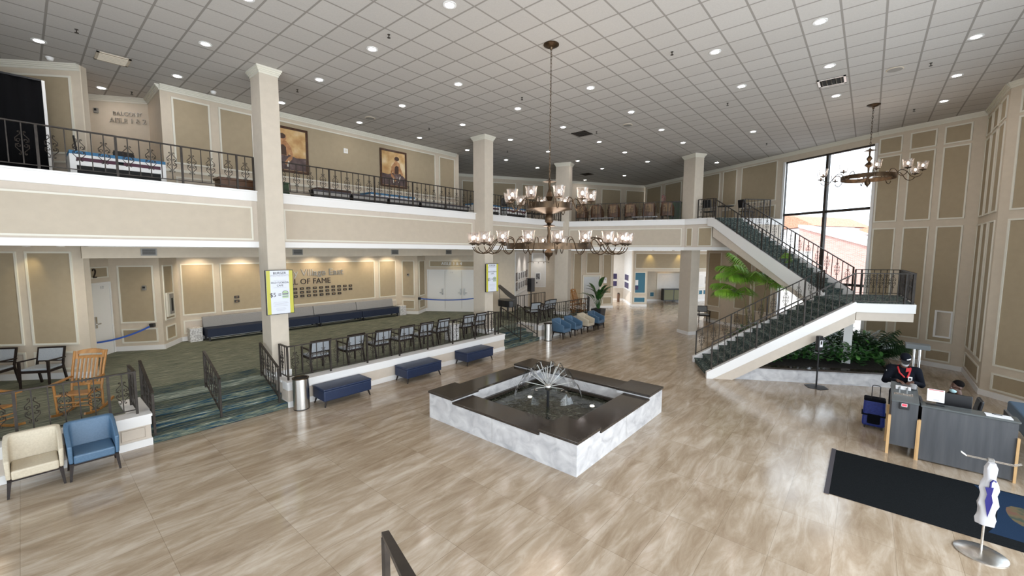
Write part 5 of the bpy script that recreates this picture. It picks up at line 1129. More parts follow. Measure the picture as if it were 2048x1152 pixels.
# grand piano and a black stand on the far platform
t = thing('grand_piano', 'black grand piano with raised lid on the far carpeted platform', 'piano', (15.75, 13.75, PLAT), math.radians(120))
pp = [(-0.72, -0.55), (0.72, -0.55), (0.72, 0.05), (0.60, 0.35), (0.25, 0.52), (-0.05, 0.72), (-0.4, 0.80), (-0.7, 0.70)]; pp = [(x * .62, y * .8) for x, y in pp]
bev(MB().prism(pp, 0.60, 0.92).build('case', 'black', t), 0.02, 2)
MB().box((-0.40, -0.56, 0.64), (0.40, -0.42, 0.69)).build('keyboard', 'paper', t)
v0 = [(x, y, 0.94 + (x + 0.45) * 0.75) for x, y in pp]; MB().hexa(v0, [(x, y, z + 0.025) for x, y, z in v0]).build('lid', 'black', t)
for x, y in ((-0.36, -0.36), (0.36, -0.36), (-0.15, 0.5)): MB().tube([(x, y, 0.62), (x, y, 0.0)], [0.05, 0.03], 10).build('leg', 'black', t, True)
MB().tube([(0.36, 0.0, 0.92), (0.40, 0.0, 1.55)], 0.012, 6).build('lid_prop', 'black', t)
t = thing('speaker_stand', 'black box speaker on a stand at the back of the far platform', 'speaker', (19.6, 15.2, PLAT)); MB().box((-0.17, -0.15, 0.95), (0.17, 0.15, 1.75)).build('cabinet', 'black', t); MB().tube([(0, 0, 0), (0, 0, 0.96)], 0.03, 8).build('pole', 'black', t); MB().lathe([(0.22, 0), (0.22, 0.02), (0.03, 0.04)], 16).build('base', 'black', t, True)

# ------------------------------------------------------------------ plants
def blade(mb, base, az, lean, length, width, droop, m=0, n=7, fold=0.25, twist=0.0):
    """one long leaf: rises from base, leaning out and drooping"""
    out = Vector((math.cos(az), math.sin(az), 0)); side = Vector((-math.sin(az), math.cos(az), 0)) ; rows = []
    p = Vector(base); ang = lean; st = length / n
    for i in range(n + 1):
        t = i / n; w = width * (math.sin(PI * min(1, t * 0.92 + 0.08)) ** 0.7) * (1 - 0.15 * t); nrm = Vector((0, 0, 1)) * math.sin(ang) - out * math.cos(ang)
        rows.append((p + side * (-w / 2) + nrm * (-fold * w / 2 * -1), p.copy(), p + side * (w / 2) + nrm * (fold * w / 2)))
        d = out * math.sin(ang) + Vector((0, 0, math.cos(ang))); p = p + d * st; ang += droop / n
    v = [q for r in rows for q in r]; f = []
    for i in range(n): f += [(3 * i, 3 * i + 1, 3 * i + 4, 3 * i + 3), (3 * i + 1, 3 * i + 2, 3 * i + 5, 3 * i + 4)]
    mb.add(v, f, m); return rows[-1][1]
R5 = random.Random(11)
t = thing('potted_plant', 'tall broad-leaved plant in a charcoal pot at the far end of the bucket chairs', 'plant', (20.08, 10.95, 0))
MB().hexa([(-.2, -.2, 0), (.2, -.2, 0), (.2, .2, 0), (-.2, .2, 0)], [(-.29, -.29, .9), (.29, -.29, .9), (.29, .29, .9), (-.29, .29, .9)]).build('pot', 'pot', t)
MB().box((-.25, -.25, .86), (.25, .25, .905)).build('soil', 'soil', t)
for k in range(16):
    az = k * 2.4 + R5.uniform(-.2, .2); L_ = R5.uniform(0.7, 1.5) if k else 1.9; lean = R5.uniform(0.08, 0.5) if k else 0.05
    mb = MB(); st_ = Vector((0.05 * math.cos(az), 0.05 * math.sin(az), .9)); d = Vector((math.cos(az) * math.sin(lean), math.sin(az) * math.sin(lean), math.cos(lean))); q = st_ + d * (L_ * .62)
    mb.tube([st_, st_ + d * L_ * .3, q], [0.018, 0.014, 0.009], 5, 1); blade(mb, q, az, lean + .25, R5.uniform(.55, .95), R5.uniform(.20, .30), R5.uniform(.7, 1.6)); o = mb.build('leaf', ['leaf', 'leaf'], t, True)
# tall feathery palm beside the lower flight
def frond(mb, base, az, lean, length, droop, nl=22, lw=0.035, ll=0.55, m=0, ms=1):
    out = Vector((math.cos(az), math.sin(az), 0)); side = Vector((-math.sin(az), math.cos(az), 0)); p = Vector(base); ang = lean; pts = [p.copy()]; n = 14
    dirs = []
    for i in range(n):
        d = out * math.sin(ang) + Vector((0, 0, math.cos(ang))); dirs.append(d); p = p + d * (length / n); pts.append(p.copy()); ang += droop / n
    mb.tube(pts, [0.016 * (1 - 0.8 * i / n) for i in range(n + 1)], 5, ms)
    for k in range(nl):
        t = 0.18 + 0.80 * k / nl; i = min(n - 1, int(t * n)); q = pts[i].lerp(pts[i + 1], t * n - i); d = dirs[i]; l = ll * math.sin(PI * (0.22 + 0.72 * (t - .18) / .82)) + 0.05
        for s in (-1, 1):
            e = (side * s * 0.85 + d * 0.65 + Vector((0, 0, -0.40 - R5.uniform(0, .3)))).normalized(); up_ = e.cross(d).normalized(); wv = up_.cross(e).normalized() * (lw / 2); mid = q + e * l * .5; tip = q + e * l + Vector((0, 0, -l * .22))
            mb.add([q - wv * .5, q + wv * .5, mid + wv, mid - wv, tip], [(0, 1, 2, 3), (3, 2, 4)], m)
t = thing('palm_tree', 'tall bright green feathery palm rising behind the lower stair flight', 'palm', (18.56, 3.28, 0.40))
stems = [((0, 0), (0.02, 0.12), 2.25), ((0.22, -0.15), (0.30, -0.28), 2.1), ((-0.15, 0.15), (-0.25, 0.30), 1.75)]
for (bx, by), (tx, ty), hh in stems:
    MB().tube([(bx, by, 0), (bx + (tx - bx) * .4, by + (ty - by) * .4, hh * .5), (tx, ty, hh)], [0.045, 0.036, 0.026], 8).build('trunk', 'stem', t, True)
for k, (az, lean, L_, dr_, s_) in enumerate(((2.25, .50, 1.75, 1.7, 0), (2.75, .28, 1.7, 1.5, 0), (1.7, .35, 1.7, 1.5, 0), (3.4, .35, 1.5, 1.6, 0), (5.3, .35, 1.6, 1.2, 1), (-0.6, .22, 1.75, 1.0, 1), (0.4, .35, 1.5, 1.5, 1), (4.4, .55, 1.3, 1.5, 1), (2.0, .10, 1.75, 1.1, 0), (2.5, .75, 1.6, 1.3, 2), (1.8, .45, 1.5, 1.5, 2), (3.3, .4, 1.3, 1.5, 2), (5.6, .08, 1.8, .9, 1), (2.6, .5, 1.5, 1.7, 0))):
    (tx, ty), hh = stems[s_][1], stems[s_][2]; mb = MB(); frond(mb, (tx, ty, hh - .02), az, lean, L_, dr_, 40, 0.036, 0.60); mb.build('frond', ['palm', 'stem'], t)
# planter bed under the stairs
bed = [(14.22, 3.09), (16.50, -0.92), (20.8, -0.45), (22.6, 2.95), (19.3, 3.95), (15.9, 3.98)]
pt = thing('planter_bed', 'long low marble planter with black granite ledge under the stairs', 'planter', (0, 0, 0))
cen = sum((Vector(p) for p in bed), Vector((0, 0))) / len(bed)
sh = lambda f_: [tuple(cen + (Vector(p) - cen) * f_) for p in bed]
MB().prism(sh(0.975), 0, 0.40).build('body', 'marble', pt)
bo, bi = sh(1.0), sh(0.90); mb = MB()
for i in range(len(bed)):
    j = (i + 1) % len(bed); mb.hexa([(*bo[i], .40), (*bo[j], .40), (*bi[j], .40), (*bi[i], .40)], [(*bo[i], .45), (*bo[j], .45), (*bi[j], .45), (*bi[i], .45)])
mb.build('ledge', 'granite', pt)
MB().prism(sh(0.905), 0.40, 0.435).build('soil', 'soil', pt)
def inbed(x, y):
    q = sh(0.90); s = 0
    for i in range(len(q)):
        a, b = q[i], q[(i + 1) % len(q)]; c = (b[0] - a[0]) * (y - a[1]) - (b[1] - a[1]) * (x - a[0]); s += 1 if c > 0 else -1
    return abs(s) == len(q)
# soffit height limits what can grow below the lower flight
def roof(x, y):
    a = (Vector((x, y)) - OL).dot(uL); b = (Vector((x, y)) - OL).dot(nL)
    if -0.1 < b < WL + .1 and a < 4.0: return max(0.0, 0.597 * (a - 0.78))
    if a >= 3.9: return 1.85
    return 9
mb = MB(); n = 0
while n < 1100:
    x, y = R5.uniform(14.5, 22.3), R5.uniform(-0.9, 3.9)
    if not inbed(x, y): continue
    h = min(R5.uniform(.30, .70), roof(x, y) - 0.60)
    if h < 0.05: continue
    n += 1
    for k in range(5):
        az = R5.uniform(0, 2 * PI); q = Vector((x, y, .43 + h * R5.uniform(.45, 1))); blade(mb, q, az, R5.uniform(.7, 1.3), R5.uniform(.12, .24), R5.uniform(.07, .12), R5.uniform(.4, 1.2), R5.choice((0, 0, 1)), 3, .2)
o = mb.build('ground_cover_foliage', ['leaf', 'leafmid'], None); o['kind'] = 'stuff'; tag(o, 'dense glossy green ground cover filling the marble planter', 'foliage')
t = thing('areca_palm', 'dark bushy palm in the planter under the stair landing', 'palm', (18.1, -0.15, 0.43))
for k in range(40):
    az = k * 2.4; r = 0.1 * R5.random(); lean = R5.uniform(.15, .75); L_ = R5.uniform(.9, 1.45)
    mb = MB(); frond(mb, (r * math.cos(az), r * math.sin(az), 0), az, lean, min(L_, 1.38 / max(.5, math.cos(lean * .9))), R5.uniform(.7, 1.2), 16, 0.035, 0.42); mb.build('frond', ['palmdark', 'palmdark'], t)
MB().box((17.02, 0.24, 0.43), (17.24, 0.46, LZ - 0.52)).build('landing_post', 'white', stairs)

# ------------------------------------------------------------------ outside: sunlit house with tiled roofs, paving and shrubs
n2 = Vector((0.866, -0.5)); u2 = Vector((0.5, 0.866))
def out_pt(s, z, d=40.0): p = n2 * d + u2 * s; return (p.x, p.y, z)
hs = thing('house', 'sunlit pinkish house with orange tiled roofs seen through the tall window', 'house', (0, 0, 0))
def slab_o(mb, prof, d0, d1, m=0): mb.hexa([out_pt(s, z, d0) for s, z in prof], [out_pt(s, z, d1) for s, z in prof], m)
mb = MB(); slab_o(mb, [(14, -1.5), (29.2, -1.5), (29.2, 6.36), (23.05, 4.48), (14, 1.7)], 40, 47); mb.build('main_wall', 'brickout', hs)
mb = MB(); slab_o(mb, [(14, 1.7), (23.05, 4.48), (29.2, 6.36), (29.2, 6.62), (23.05, 4.90), (14, 2.2)], 39.8, 47); mb.build('parapet', 'white', hs)
mb = MB(); slab_o(mb, [(14, 2.4), (23.1, 4.95), (25.9, 6.05), (25.0, 6.3), (14, 5.0)], 43, 50); mb.build('right_roof', 'tile', hs)
mb = MB(); slab_o(mb, [(29.1, -1.5), (40, -1.5), (40, 6.0), (29.1, 6.5)], 42, 50); mb.build('left_wing_wall', 'white', hs)
mb = MB(); slab_o(mb, [(28.7, 6.55), (40, 6.1), (40, 8.9), (30.9, 7.6)], 41.5, 50); mb.build('left_roof', 'tile', hs)
struct(MB().box((20.5, -60, -0.75), (120, 80, -0.70)).build('ground_outside', 'ground'))
for k, (s, d, r) in enumerate(((6.6, 24.5, 1.0), (8.6, 25.5, 1.1), (4.4, 24.0, 0.8))):
    t = thing('garden_shrub', '%s leafy garden shrub from the right outside the tall window' % ORD[k], 'shrub', out_pt(s - 1.2, -0.70, d), 0); mb = MB()
    for q in range(420):
        a, b = R5.uniform(0, 2 * PI), R5.uniform(0, 1); rr = r * R5.uniform(.7, 1) ; c0 = Vector((rr * math.cos(a) * math.sqrt(1 - b * b), rr * math.sin(a) * math.sqrt(1 - b * b), 0.2 + rr * b * 1.7)); blade(mb, c0, a, R5.uniform(.3, 1.4), .22, .09, .8, 0, 2, .2)
    mb.build('crown', 'leafmid', t); MB().tube([(0, 0, 0), (0, 0, r)], 0.05, 6).build('stem', 'stem', t)
# ------------------------------------------------------------------ things stored on the balcony
def cover_table(loc, w, d, lab, rz=0.0, g='blue-covered tables on the balcony'):
    t = thing('covered_table', lab, 'table', loc, rz, g); h = 0.62
    MB().box((-w / 2, -d / 2, h - .07), (w / 2, d / 2, h)).build('cover', 'tableblue', t)
    mb = MB(); mb.box((-w / 2 + .01, -d / 2, h - .13), (w / 2 - .01, -d / 2 + .03, h - .07)); mb.box((-w / 2 + .01, -d / 2, h - .30), (w / 2 - .01, -d / 2 + .03, h - .205)); mb.build('front_rail', 'white', t)
    for s in (-1, 1):
        MB().box((min(s * .05, s * (w / 2 - .10)), -d / 2 - .006, h - .205), (max(s * .05, s * (w / 2 - .10)), -d / 2 + .02, h - .13)).build('stripe', 'maroon', t)
        MB().box((min(s * (w / 2 - .10), s * w / 2), -d / 2, 0), (max(s * (w / 2 - .10), s * w / 2), d / 2, h - .07)).build('leg_panel', 'white', t)
    MB().box((-w / 2 + .1, -d / 2 + .04, 0.06), (w / 2 - .1, d / 2 - .04, h - .3)).build('shade_block', 'dark', t)  # solid dark block stands in for the shade of the lower gap
    return t
ct = cover_table((1.60, 13.35, BALC - .05), 1.60, 0.7, 'low white table with blue cover and maroon stripe behind the left balcony railing')
dup(ct, (9.28, 14.15, BALC - .05), 0, 'blue-covered striped table on the balcony below the right dancer painting').scale = (1.22, 1, 1)
dup(ct, (13.9, 13.6, BALC - .05), 0, 'blue-covered table on the balcony just right of the second column'); dup(ct, (16.0, 13.7, BALC - .05), 0, 'blue-covered table on the balcony behind the big chandelier')
def simple_chair(loc, rz, lab, m='black', g='dark folding chairs on the balcony'):
    t = thing('folding_chair', lab, 'chair', loc, rz, g)
    bev(MB().box((-.22, -.22, .43), (.22, .2, .47)).build('seat', m, t), .01, 2)
    bev(MB().hexa([(-.2, .2, .62), (.2, .2, .62), (.2, .24, .62), (-.2, .24, .62)], [(-.2, .26, 1.0), (.2, .26, 1.0), (.2, .30, 1.0), (-.2, .30, 1.0)]).build('backrest', m, t), .03, 3)
    for sx in (-1, 1):
        MB().tube([(sx * .2, -.2, 0), (sx * .2, -.18, .45)], .014, 6).build('leg', 'black', t); MB().tube([(sx * .2, .24, 0), (sx * .2, .2, .45), (sx * .2, .27, .95)], .014, 6).build('rear_leg', 'black', t)
    return t
fc = simple_chair((1.92, 14.35, BALC - .05), 0.2, 'black folding chair standing behind the left blue-covered table')
for k, (x, y, r, lab) in enumerate(((14.95, 13.45, 3.1, 'dark folding chair on the balcony between two blue-covered tables'), (17.1, 13.4, 3.3, 'dark folding chair on the balcony behind the big chandelier, left one'), (17.75, 13.3, 3.0, 'dark folding chair on the balcony behind the big chandelier, right one'), (21.7, 6.0, 1.4, 'dark folding chair at the head of the stairs, left of the landing gap'), (22.55, 4.6, 0.9, 'dark folding chair at the head of the stairs, beside the tall window'))): dup(fc, (x, y, BALC - .05), r, lab)
t = thing('round_table', 'small dark round table at the head of the stairs', 'table', (22.2, 5.4, BALC - .05)); MB().lathe([(.36, .70), (.36, .73)], 24).build('table_top', 'black', t, True); MB().tube([(0, 0, .02), (0, 0, .70)], .035, 10).build('pedestal', 'black', t, True); MB().lathe([(.25, 0), (.25, .02), (.04, .05)], 20).build('base', 'black', t, True)
t = thing('low_table', 'low brown wooden table on the balcony beside the nearest column', 'table', (3.82, 13.0, BALC - .05)); bev(MB().box((-.42, -.25, .33), (.42, .25, .39)).build('table_top', 'brownwood', t), .01, 2); MB().box((-.38, -.22, .12), (.38, .22, .33)).build('apron', 'brownwood', t)
for sx in (-1, 1):
    for sy in (-1, 1): MB().box((sx * .37 - .03, sy * .2 - .03, 0), (sx * .37 + .03, sy * .2 + .03, .12)).build('leg', 'wenge', t)
t = thing('stage_curtain', 'tall black curtain panel with a white edge at the far left of the balcony', 'curtain', (-.72, 14.9, BALC - .05)); mb = MB(); n = 36
v = [(-1.3 + 2.58 * i / n, .03 * math.sin(i * 1.7), z) for z in (0.0, 2.41) for i in range(n + 1)]; mb.add(v, [(i, i + 1, n + 2 + i, n + 1 + i) for i in range(n)]); o = mb.build('cloth', 'curtain', t, True); sd = o.modifiers.new('thick', 'SOLIDIFY'); sd.thickness = .03
MB().box((1.29, -.05, 0), (1.34, .05, 2.42)).build('edge_post', 'white', t); MB().box((-1.3, -.03, 2.40), (1.29, .03, 2.44)).build('top_bar', 'black', t)
t = thing('pole', 'thin dark pole with white lower half leaning behind the left blue-covered table', 'pole', (1.05, 14.3, BALC - .05)); MB().tube([(0, 0, 0), (-.03, .1, .75)], .012, 8).build('lower_half', 'white', t); MB().tube([(-.03, .1, .75), (-.06, .2, 1.2)], .02, 8).build('upper_half', 'black', t)
for k, (x0, x1) in enumerate(((5.67, 6.86), (6.90, 8.20), (8.24, 9.52), (9.55, 10.72), (10.76, 12.0))):
    w = x1 - x0; t = thing('trough', '%s long black trough from the left along the foot of the central balcony railing' % ORD[k], 'trough', ((x0 + x1) / 2, 12.64, BALC - .05), 0, 'black troughs on the balcony edge')
    MB().hexa([(-w / 2 + .08, -.10, 0), (w / 2 - .08, -.10, 0), (w / 2 - .08, .10, 0), (-w / 2 + .08, .10, 0)], [(-w / 2, -.13, .29), (w / 2, -.13, .29), (w / 2, .13, .29), (-w / 2, .13, .29)]).build('body', 'black', t)
    mb = MB(); mb.box((-w / 2, -.14, .27), (w / 2, -.125, .31)); mb.box((-w / 2, .125, .27), (w / 2, .14, .31)); mb.build('rim', 'rubber', t)
    MB().box((-w / 2 + .03, -.135, .15), (w / 2 - .06, -.118, .25)).build('front_strip', 'grille', t)
t = thing('upholstered_bench', 'dark brown padded bench on the balcony right of the nearest column', 'bench', (7.02, 14.1, BALC - .05)); bev(MB().box((-.6, -.25, .40), (.6, .25, .58)).build('pad', 'goldframe', t), .03, 3)
for sx in (-1, 1): MB().box((sx * .5 - .03, -.2, 0), (sx * .5 + .03, .2, .41)).build('leg', 'wenge', t)
t = thing('crate', 'small dark green crate on the balcony just right of the nearest column', 'crate', (5.2, 13.55, BALC - .05)); bev(MB().hexa([(-.2, -.15, 0), (.2, -.15, 0), (.2, .15, 0), (-.2, .15, 0)], [(-.17, -.13, .5), (.17, -.13, .5), (.17, .13, .5), (-.17, .13, .5)]).build('body', 'palmdark', t), .01, 2); MB().box((-.19, -.15, .5), (.19, .15, .54)).build('lid', 'palmdark', t)
# brown round-backed armchairs behind the far balcony railing
def make_tub():
    t = thing('tub_armchair', 'x', 'armchair')
    pr = [(-.31, -.25), (-.32, .12), (-.24, .28), (0, .32), (.24, .28), (.32, .12), (.31, -.25)]; inn = [(-.24, -.25), (-.245, .10), (-.18, .21), (0, .245), (.18, .21), (.245, .10), (.24, -.25)]; ht = [.60, .70, .90, .94, .90, .70, .60]; k = 7
    v = [(x, y, .28) for x, y in pr] + [(x, y, h) for (x, y), h in zip(pr, ht)] + [(x, y, h) for (x, y), h in zip(inn, ht)] + [(x, y, .28) for x, y in inn]; f = []
    for i in range(k - 1):
        for a in range(3): f.append((a * k + i, a * k + i + 1, (a + 1) * k + i + 1, (a + 1) * k + i))
        f.append((3 * k + i, 3 * k + i + 1, i + 1, i))
    f += [(0, k, 2 * k, 3 * k), (4 * k - 1, 3 * k - 1, 2 * k - 1, k - 1)]
    bev(MB().add(v, f).build('shell', 'brownwood', t, True), .015, 2)
    bev(MB().box((-.24, -.25, .28), (.24, .21, .46)).build('seat', 'greycloth', t), .02, 2); MB().box((-.17, .19, .5), (.17, .235, .86)).build('back_pad', 'tubpad', t)
    MB().hexa([(-.18, .325, .48), (.18, .325, .48), (.17, .30, .48), (-.17, .30, .48)], [(-.17, .335, .86), (.17, .335, .86), (.16, .31, .86), (-.16, .31, .86)]).build('rear_panel', 'tubpad', t)
    for sx in (-1, 1):
        for y in (-.2, .2): MB().taper((sx * .26, y, 0), (sx * .26, y, .29), .03, .045).build('leg', 'wenge', t)
    return t
M['tubpad'] = noise_mat('tan_basket_weave', [(0.4, (0.20, 0.13, 0.07)), (0.6, (0.30, 0.20, 0.12))], 50, 2, 0.8)
tb = make_tub(); eA, eB = Vector((18.7, 12.3)), Vector((20.5, 6.3)); eD = (eB - eA).normalized(); eN = Vector((-eD.y, eD.x)); 
for k, s in enumerate((0.72, 1.55, 2.42, 3.26, 4.14, 5.02)):
    p = eA + eD * s + eN * 0.78; lab = 'brown round-backed armchair, %s from the left behind the far balcony railing' % ORD[k]; rz = math.atan2(eN.y, eN.x) - PI / 2 + PI + (0.15 if k == 4 else 0)
    if k == 0: tb.location = (*p, BALC - .05); tb.rotation_euler = (0, 0, rz); tag(tb, lab, 'armchair', 'brown armchairs on the far balcony')
    else: dup(tb, (*p, BALC - .05), rz, lab)
for k, s in enumerate((1.9, 4.0)):
    p = eA + eD * s + eN * 0.32; t = thing('low_bench', 'narrow pale bench at the foot of the far balcony railing, %s one' % ('left', 'right')[k], 'bench', (*p, BALC - .05), math.atan2(eD.y, eD.x)); MB().box((-.6, -.1, .20), (.6, .1, .25)).build('top', 'greycloth', t)
    for x in (-.5, .5): MB().box((x - .03, -.08, 0), (x + .03, .08, .2)).build('leg', 'wenge', t)
p = eA + eD * 5.35 + eN * 1.7; t = thing('dark_cabinet', 'dark green cabinet on the far balcony beside the stair column', 'cabinet', (*p, BALC - .05), math.atan2(eD.y, eD.x)); MB().box((-.28, -.2, .06), (.28, .2, 1.0)).build('body', 'palmdark', t); MB().box((-.3, -.22, 1.0), (.3, .22, 1.04)).build('top', 'black', t); MB().box((-.26, -.18, 0), (.26, .18, .06)).build('base', 'black', t)
p = eA + eD * 4.75 + eN * 1.9; t = thing('garment_rack', 'narrow rack draped with a floral garment behind the far armchairs', 'rack', (*p, BALC - .05)); MB().tube([(0, 0, 0), (0, 0, 1.5)], .02, 8).build('pole', 'bronze', t); MB().lathe([(.2, 0), (.2, .02), (.03, .04)], 14).build('base', 'bronze', t); MB().hexa([(-.2, -.06, .5), (.2, -.06, .5), (.2, .06, .5), (-.2, .06, .5)], [(-.14, -.05, 1.42), (.14, -.05, 1.42), (.14, .05, 1.42), (-.14, .05, 1.42)]).build('garment', 'floral', t) if M.setdefault('floral', noise_mat('floral_cloth', [(0.4, (0.16, 0.03, 0.03)), (0.55, (0.32, 0.22, 0.18)), (0.7, (0.05, 0.05, 0.06))], 20, 2, 0.8)) else None

# ------------------------------------------------------------------ reception
DX = 11.0
t = thing('reception_desk', 'dark grey wood-grain reception desk with pale oak end posts', 'desk', (DX, -1.56, 0)); y0, y1 = -0.60, 0.60
MB().box((0.0, y0, 0.03), (0.04, y1, 1.06)).build('front_panel', 'greywood', t)
mb = MB(); MB().box((0.04, y1 - .04, .03), (0.85, y1, 1.06)).build('end_panel', 'greywood', t); MB().box((0.04, y0, .03), (0.85, y0 + .04, 1.06)).build('end_panel', 'greywood', t)
bev(MB().box((-0.02, y0 - .02, 1.06), (0.30, y1 + .02, 1.095)).build('counter_ledge', 'counter', t), .005, 1); MB().box((0.04, y0 + .04, .76), (0.88, y1 - .04, .80)).build('worktop', 'counter', t)
for y in (y0 - .03, y1 + .0): MB().box((-0.03, y - .0, 0), (0.03, y + .035, 0.80)).build('corner_post', 'oakpale', t)
t = thing('podium', 'dark grey check-in podium with sloping top and pale oak corner posts', 'podium', (DX, -0.72, 0)); w = .19
MB().hexa([(0.0, -w, .20), (.75, -w, .20), (.75, w, .20), (0.0, w, .20)], [(0.0, -w, 1.07), (.75, -w, 1.26), (.75, w, 1.26), (0.0, w, 1.07)]).build('body', 'greywood', t)
bev(MB().hexa([(-.015, -w - .01, 1.07), (.77, -w - .01, 1.265), (.77, w + .01, 1.265), (-.015, w + .01, 1.07)], [(-.015, -w - .01, 1.10), (.77, -w - .01, 1.295), (.77, w + .01, 1.295), (-.015, w + .01, 1.10)]).build('top', 'counter', t), .004, 1)
for x in (0.0, .70):
    for s in (-1, 1): MB().box((x - .025, s * (w + .018) - .022, 0), (x + .045, s * (w + .018) + .022, .79)).build('corner_post', 'oakpale', t)
pz = lambda x: 1.10 + (x - DX + .015) / .785 * .195
t = thing('digital_clock', 'small black digital clock with red digits on the podium front', 'clock', (DX - .002, -.71, 1.02)); bev(MB().box((-.03, -.075, -.07), (0, .075, .06)).build('case', 'black', t), .008, 2); MB().box((-.034, -.03, -.005), (-.029, .035, .04)).build('display', 'redled', t); mb = MB()
for c, d in (((-.033, 0, .045), (.004, .08, .006)), ((-.033, 0, -.01), (.004, .08, .006)), ((-.033, -.037, .017), (.004, .006, .055)), ((-.033, .04, .017), (.004, .006, .055))): mb.cbox(c, d)
mb.build('display_border', 'paper', t)
t = thing('hole_punch', 'white two-hole punch on the sloping podium top', 'stationery', (11.50, -.70, pz(11.50) - .005), 0); t.rotation_euler = (0, -.245, 0); bev(MB().box((-.045, -.115, 0), (.045, .115, .05)).build('body', 'paper', t), .01, 2)
for y in (-.055, .055): MB().lathe([(.018, 0), (.018, .075), (.01, .08)], 10, 0, (-.055, y, 0)).build('punch_head', 'chrome', t, True)
t = thing('ruler', 'flat grey metal ruler on the sloping podium top', 'ruler', (11.25, -.70, pz(11.25)), 0); t.rotation_euler = (0, -.245, 0); MB().box((-.035, -.14, 0), (.035, .14, .012)).build('bar', 'steel', t); MB().box((-.01, -.13, .012), (.0, .13, .014)).build('scale_line', 'ink', t)
t = thing('tape_roll', 'round grey tape dispenser at the right corner of the podium top', 'stationery', (11.55, -.85, pz(11.55)), 0); MB().lathe([(.05, 0), (.05, .10), (.02, .11)], 18).build('roll', 'greycloth', t, True); MB().lathe([(.055, 0), (.055, .012)], 18).build('base', 'black', t, True)
t = thing('sign_holder', 'white notice in a clear acrylic stand on the desk ledge', 'sign', (11.12, -1.14, 1.095)); t.rotation_euler = (0, 0, 0)
MB().hexa([(0, -.125, 0), (.012, -.125, 0), (.012, .125, 0), (0, .125, 0)], [(.07, -.125, .30), (.082, -.125, .30), (.082, .125, .30), (.07, .125, .30)]).build('holder', 'acrylic', t); MB().box((0, -.125, 0), (.10, .125, .006)).build('foot', 'acrylic', t)
sl = lambda z, y, e=0.0: (z / .30 * .07 - .002 - e, y, z)
mb = MB(); mb.quad(sl(.07, .118), sl(.07, -.118), sl(.295, -.118), sl(.295, .118)); mb.build('notice', 'paper', t)
mb = MB(); mb.quad(sl(.275, .10, .001), sl(.275, -.10, .001), sl(.288, -.10, .001), sl(.288, .10, .001)); mb.build('red_heading', 'red', t)
mb = MB()
for k in range(9): z = .25 - k * .013; mb.quad(sl(z, .085, .001), sl(z, -.085 + (k % 3) * .02, .001), sl(z + .005, -.085 + (k % 3) * .02, .001), sl(z + .005, .085, .001))
mb.quad(sl(.09, .03, .001), sl(.09, -.05, .001), sl(.115, -.05, .001), sl(.115, .03, .001)); mb.build('print', 'greyink', t)
t = thing('monitor', 'black computer monitor seen from behind on the reception desk', 'monitor', (11.62, -1.44, .80)); bev(MB().box((-.03, -.24, .14), (.02, .24, .46)).build('screen_back', 'black', t), .012, 2); MB().box((-.01, -.04, .02), (.03, .04, .2)).build('neck', 'black', t); MB().box((-.1, -.12, 0), (.1, .12, .02)).build('base', 'black', t); MB().box((.021, -.22, .16), (.024, .22, .44)).build('screen', 'dark', t)
t = thing('desk_phone', 'black desk telephone on the reception desk right of the monitor', 'telephone', (11.45, -1.82, .80)); bev(MB().hexa([(-.1, -.09, 0), (.1, -.09, 0), (.1, .09, 0), (-.1, .09, 0)], [(-.09, -.08, .16), (.09, -.08, .04), (.09, .08, .04), (-.09, .08, .16)]).build('body', 'black', t), .008, 2); MB().tube([(-.05, .07, .16), (-.06, .07, .19), (.06, .07, .12), (.07, .07, .08)], .022, 8).build('handset', 'black', t, True)
t = thing('paper_sheet', 'white paper sheets lying on the right end of the desk ledge', 'paper', (11.13, -1.93, 1.095)); MB().box((-.10, -.17, 0), (.10, .15, .008)).build('sheet', 'paper', t)
t = thing('pen', 'dark pen lying across the white paper on the desk', 'pen', (11.16, -1.93, 1.108)); MB().tube([(0, -.06, 0), (.03, .06, 0)], .006, 6).build('barrel', 'black', t); MB().tube([(.03, .06, 0), (.033, .072, 0)], .003, 5).build('tip', 'steel', t)
# seat and bench at the right edge
t = thing('padded_bench', 'teal blue vinyl bench at the right edge behind the reception desk', 'bench', (13.2, -2.98, 0)); bev(MB().box((-1.0, -.40, .32), (1.0, .40, .70)).build('seat', 'blue', t), .04, 3)
for sx in (-1, 1):
    for sy in (-1, 1): MB().taper((sx * .92, sy * .33, 0), (sx * .9, sy * .32, .33), .03, .05).build('leg', 'wenge', t)
def office_chair(loc, rz, lab):
    t = thing('office_chair', lab, 'chair', loc, rz, 'office chairs'); bev(MB().box((-.25, -.25, .42), (.25, .24, .50)).build('seat', 'black', t), .03, 3)
    bev(MB().hexa([(-.22, .20, .55), (.22, .20, .55), (.22, .27, .55), (-.22, .27, .55)], [(-.2, .28, 1.02), (.2, .28, 1.02), (.2, .34, 1.02), (-.2, .34, 1.02)]).build('backrest', 'black', t), .03, 3); MB().tube([(0, 0, .08), (0, 0, .43)], .03, 8).build('post', 'black', t)
    for k in range(5): a = k * 2 * PI / 5; MB().beam((0, 0, .09), (.28 * math.cos(a), .28 * math.sin(a), .06), .04, .03).build('spoke', 'black', t); MB().ell((.28 * math.cos(a), .28 * math.sin(a), .028), (.028, .028, .028), 0, 8, 6).build('caster', 'black', t)
    for s in (-1, 1): MB().tube([(s * .25, .1, .46), (s * .3, .1, .68), (s * .3, -.15, .69)], .018, 6).build('armrest', 'black', t)
    return t
office_chair((12.55, -1.62, 0), PI, 'black office chair under the person seated behind the desk'); office_chair((11.5, -2.85, 0), -1.2, 'black office chair at the right edge beside the desk end')
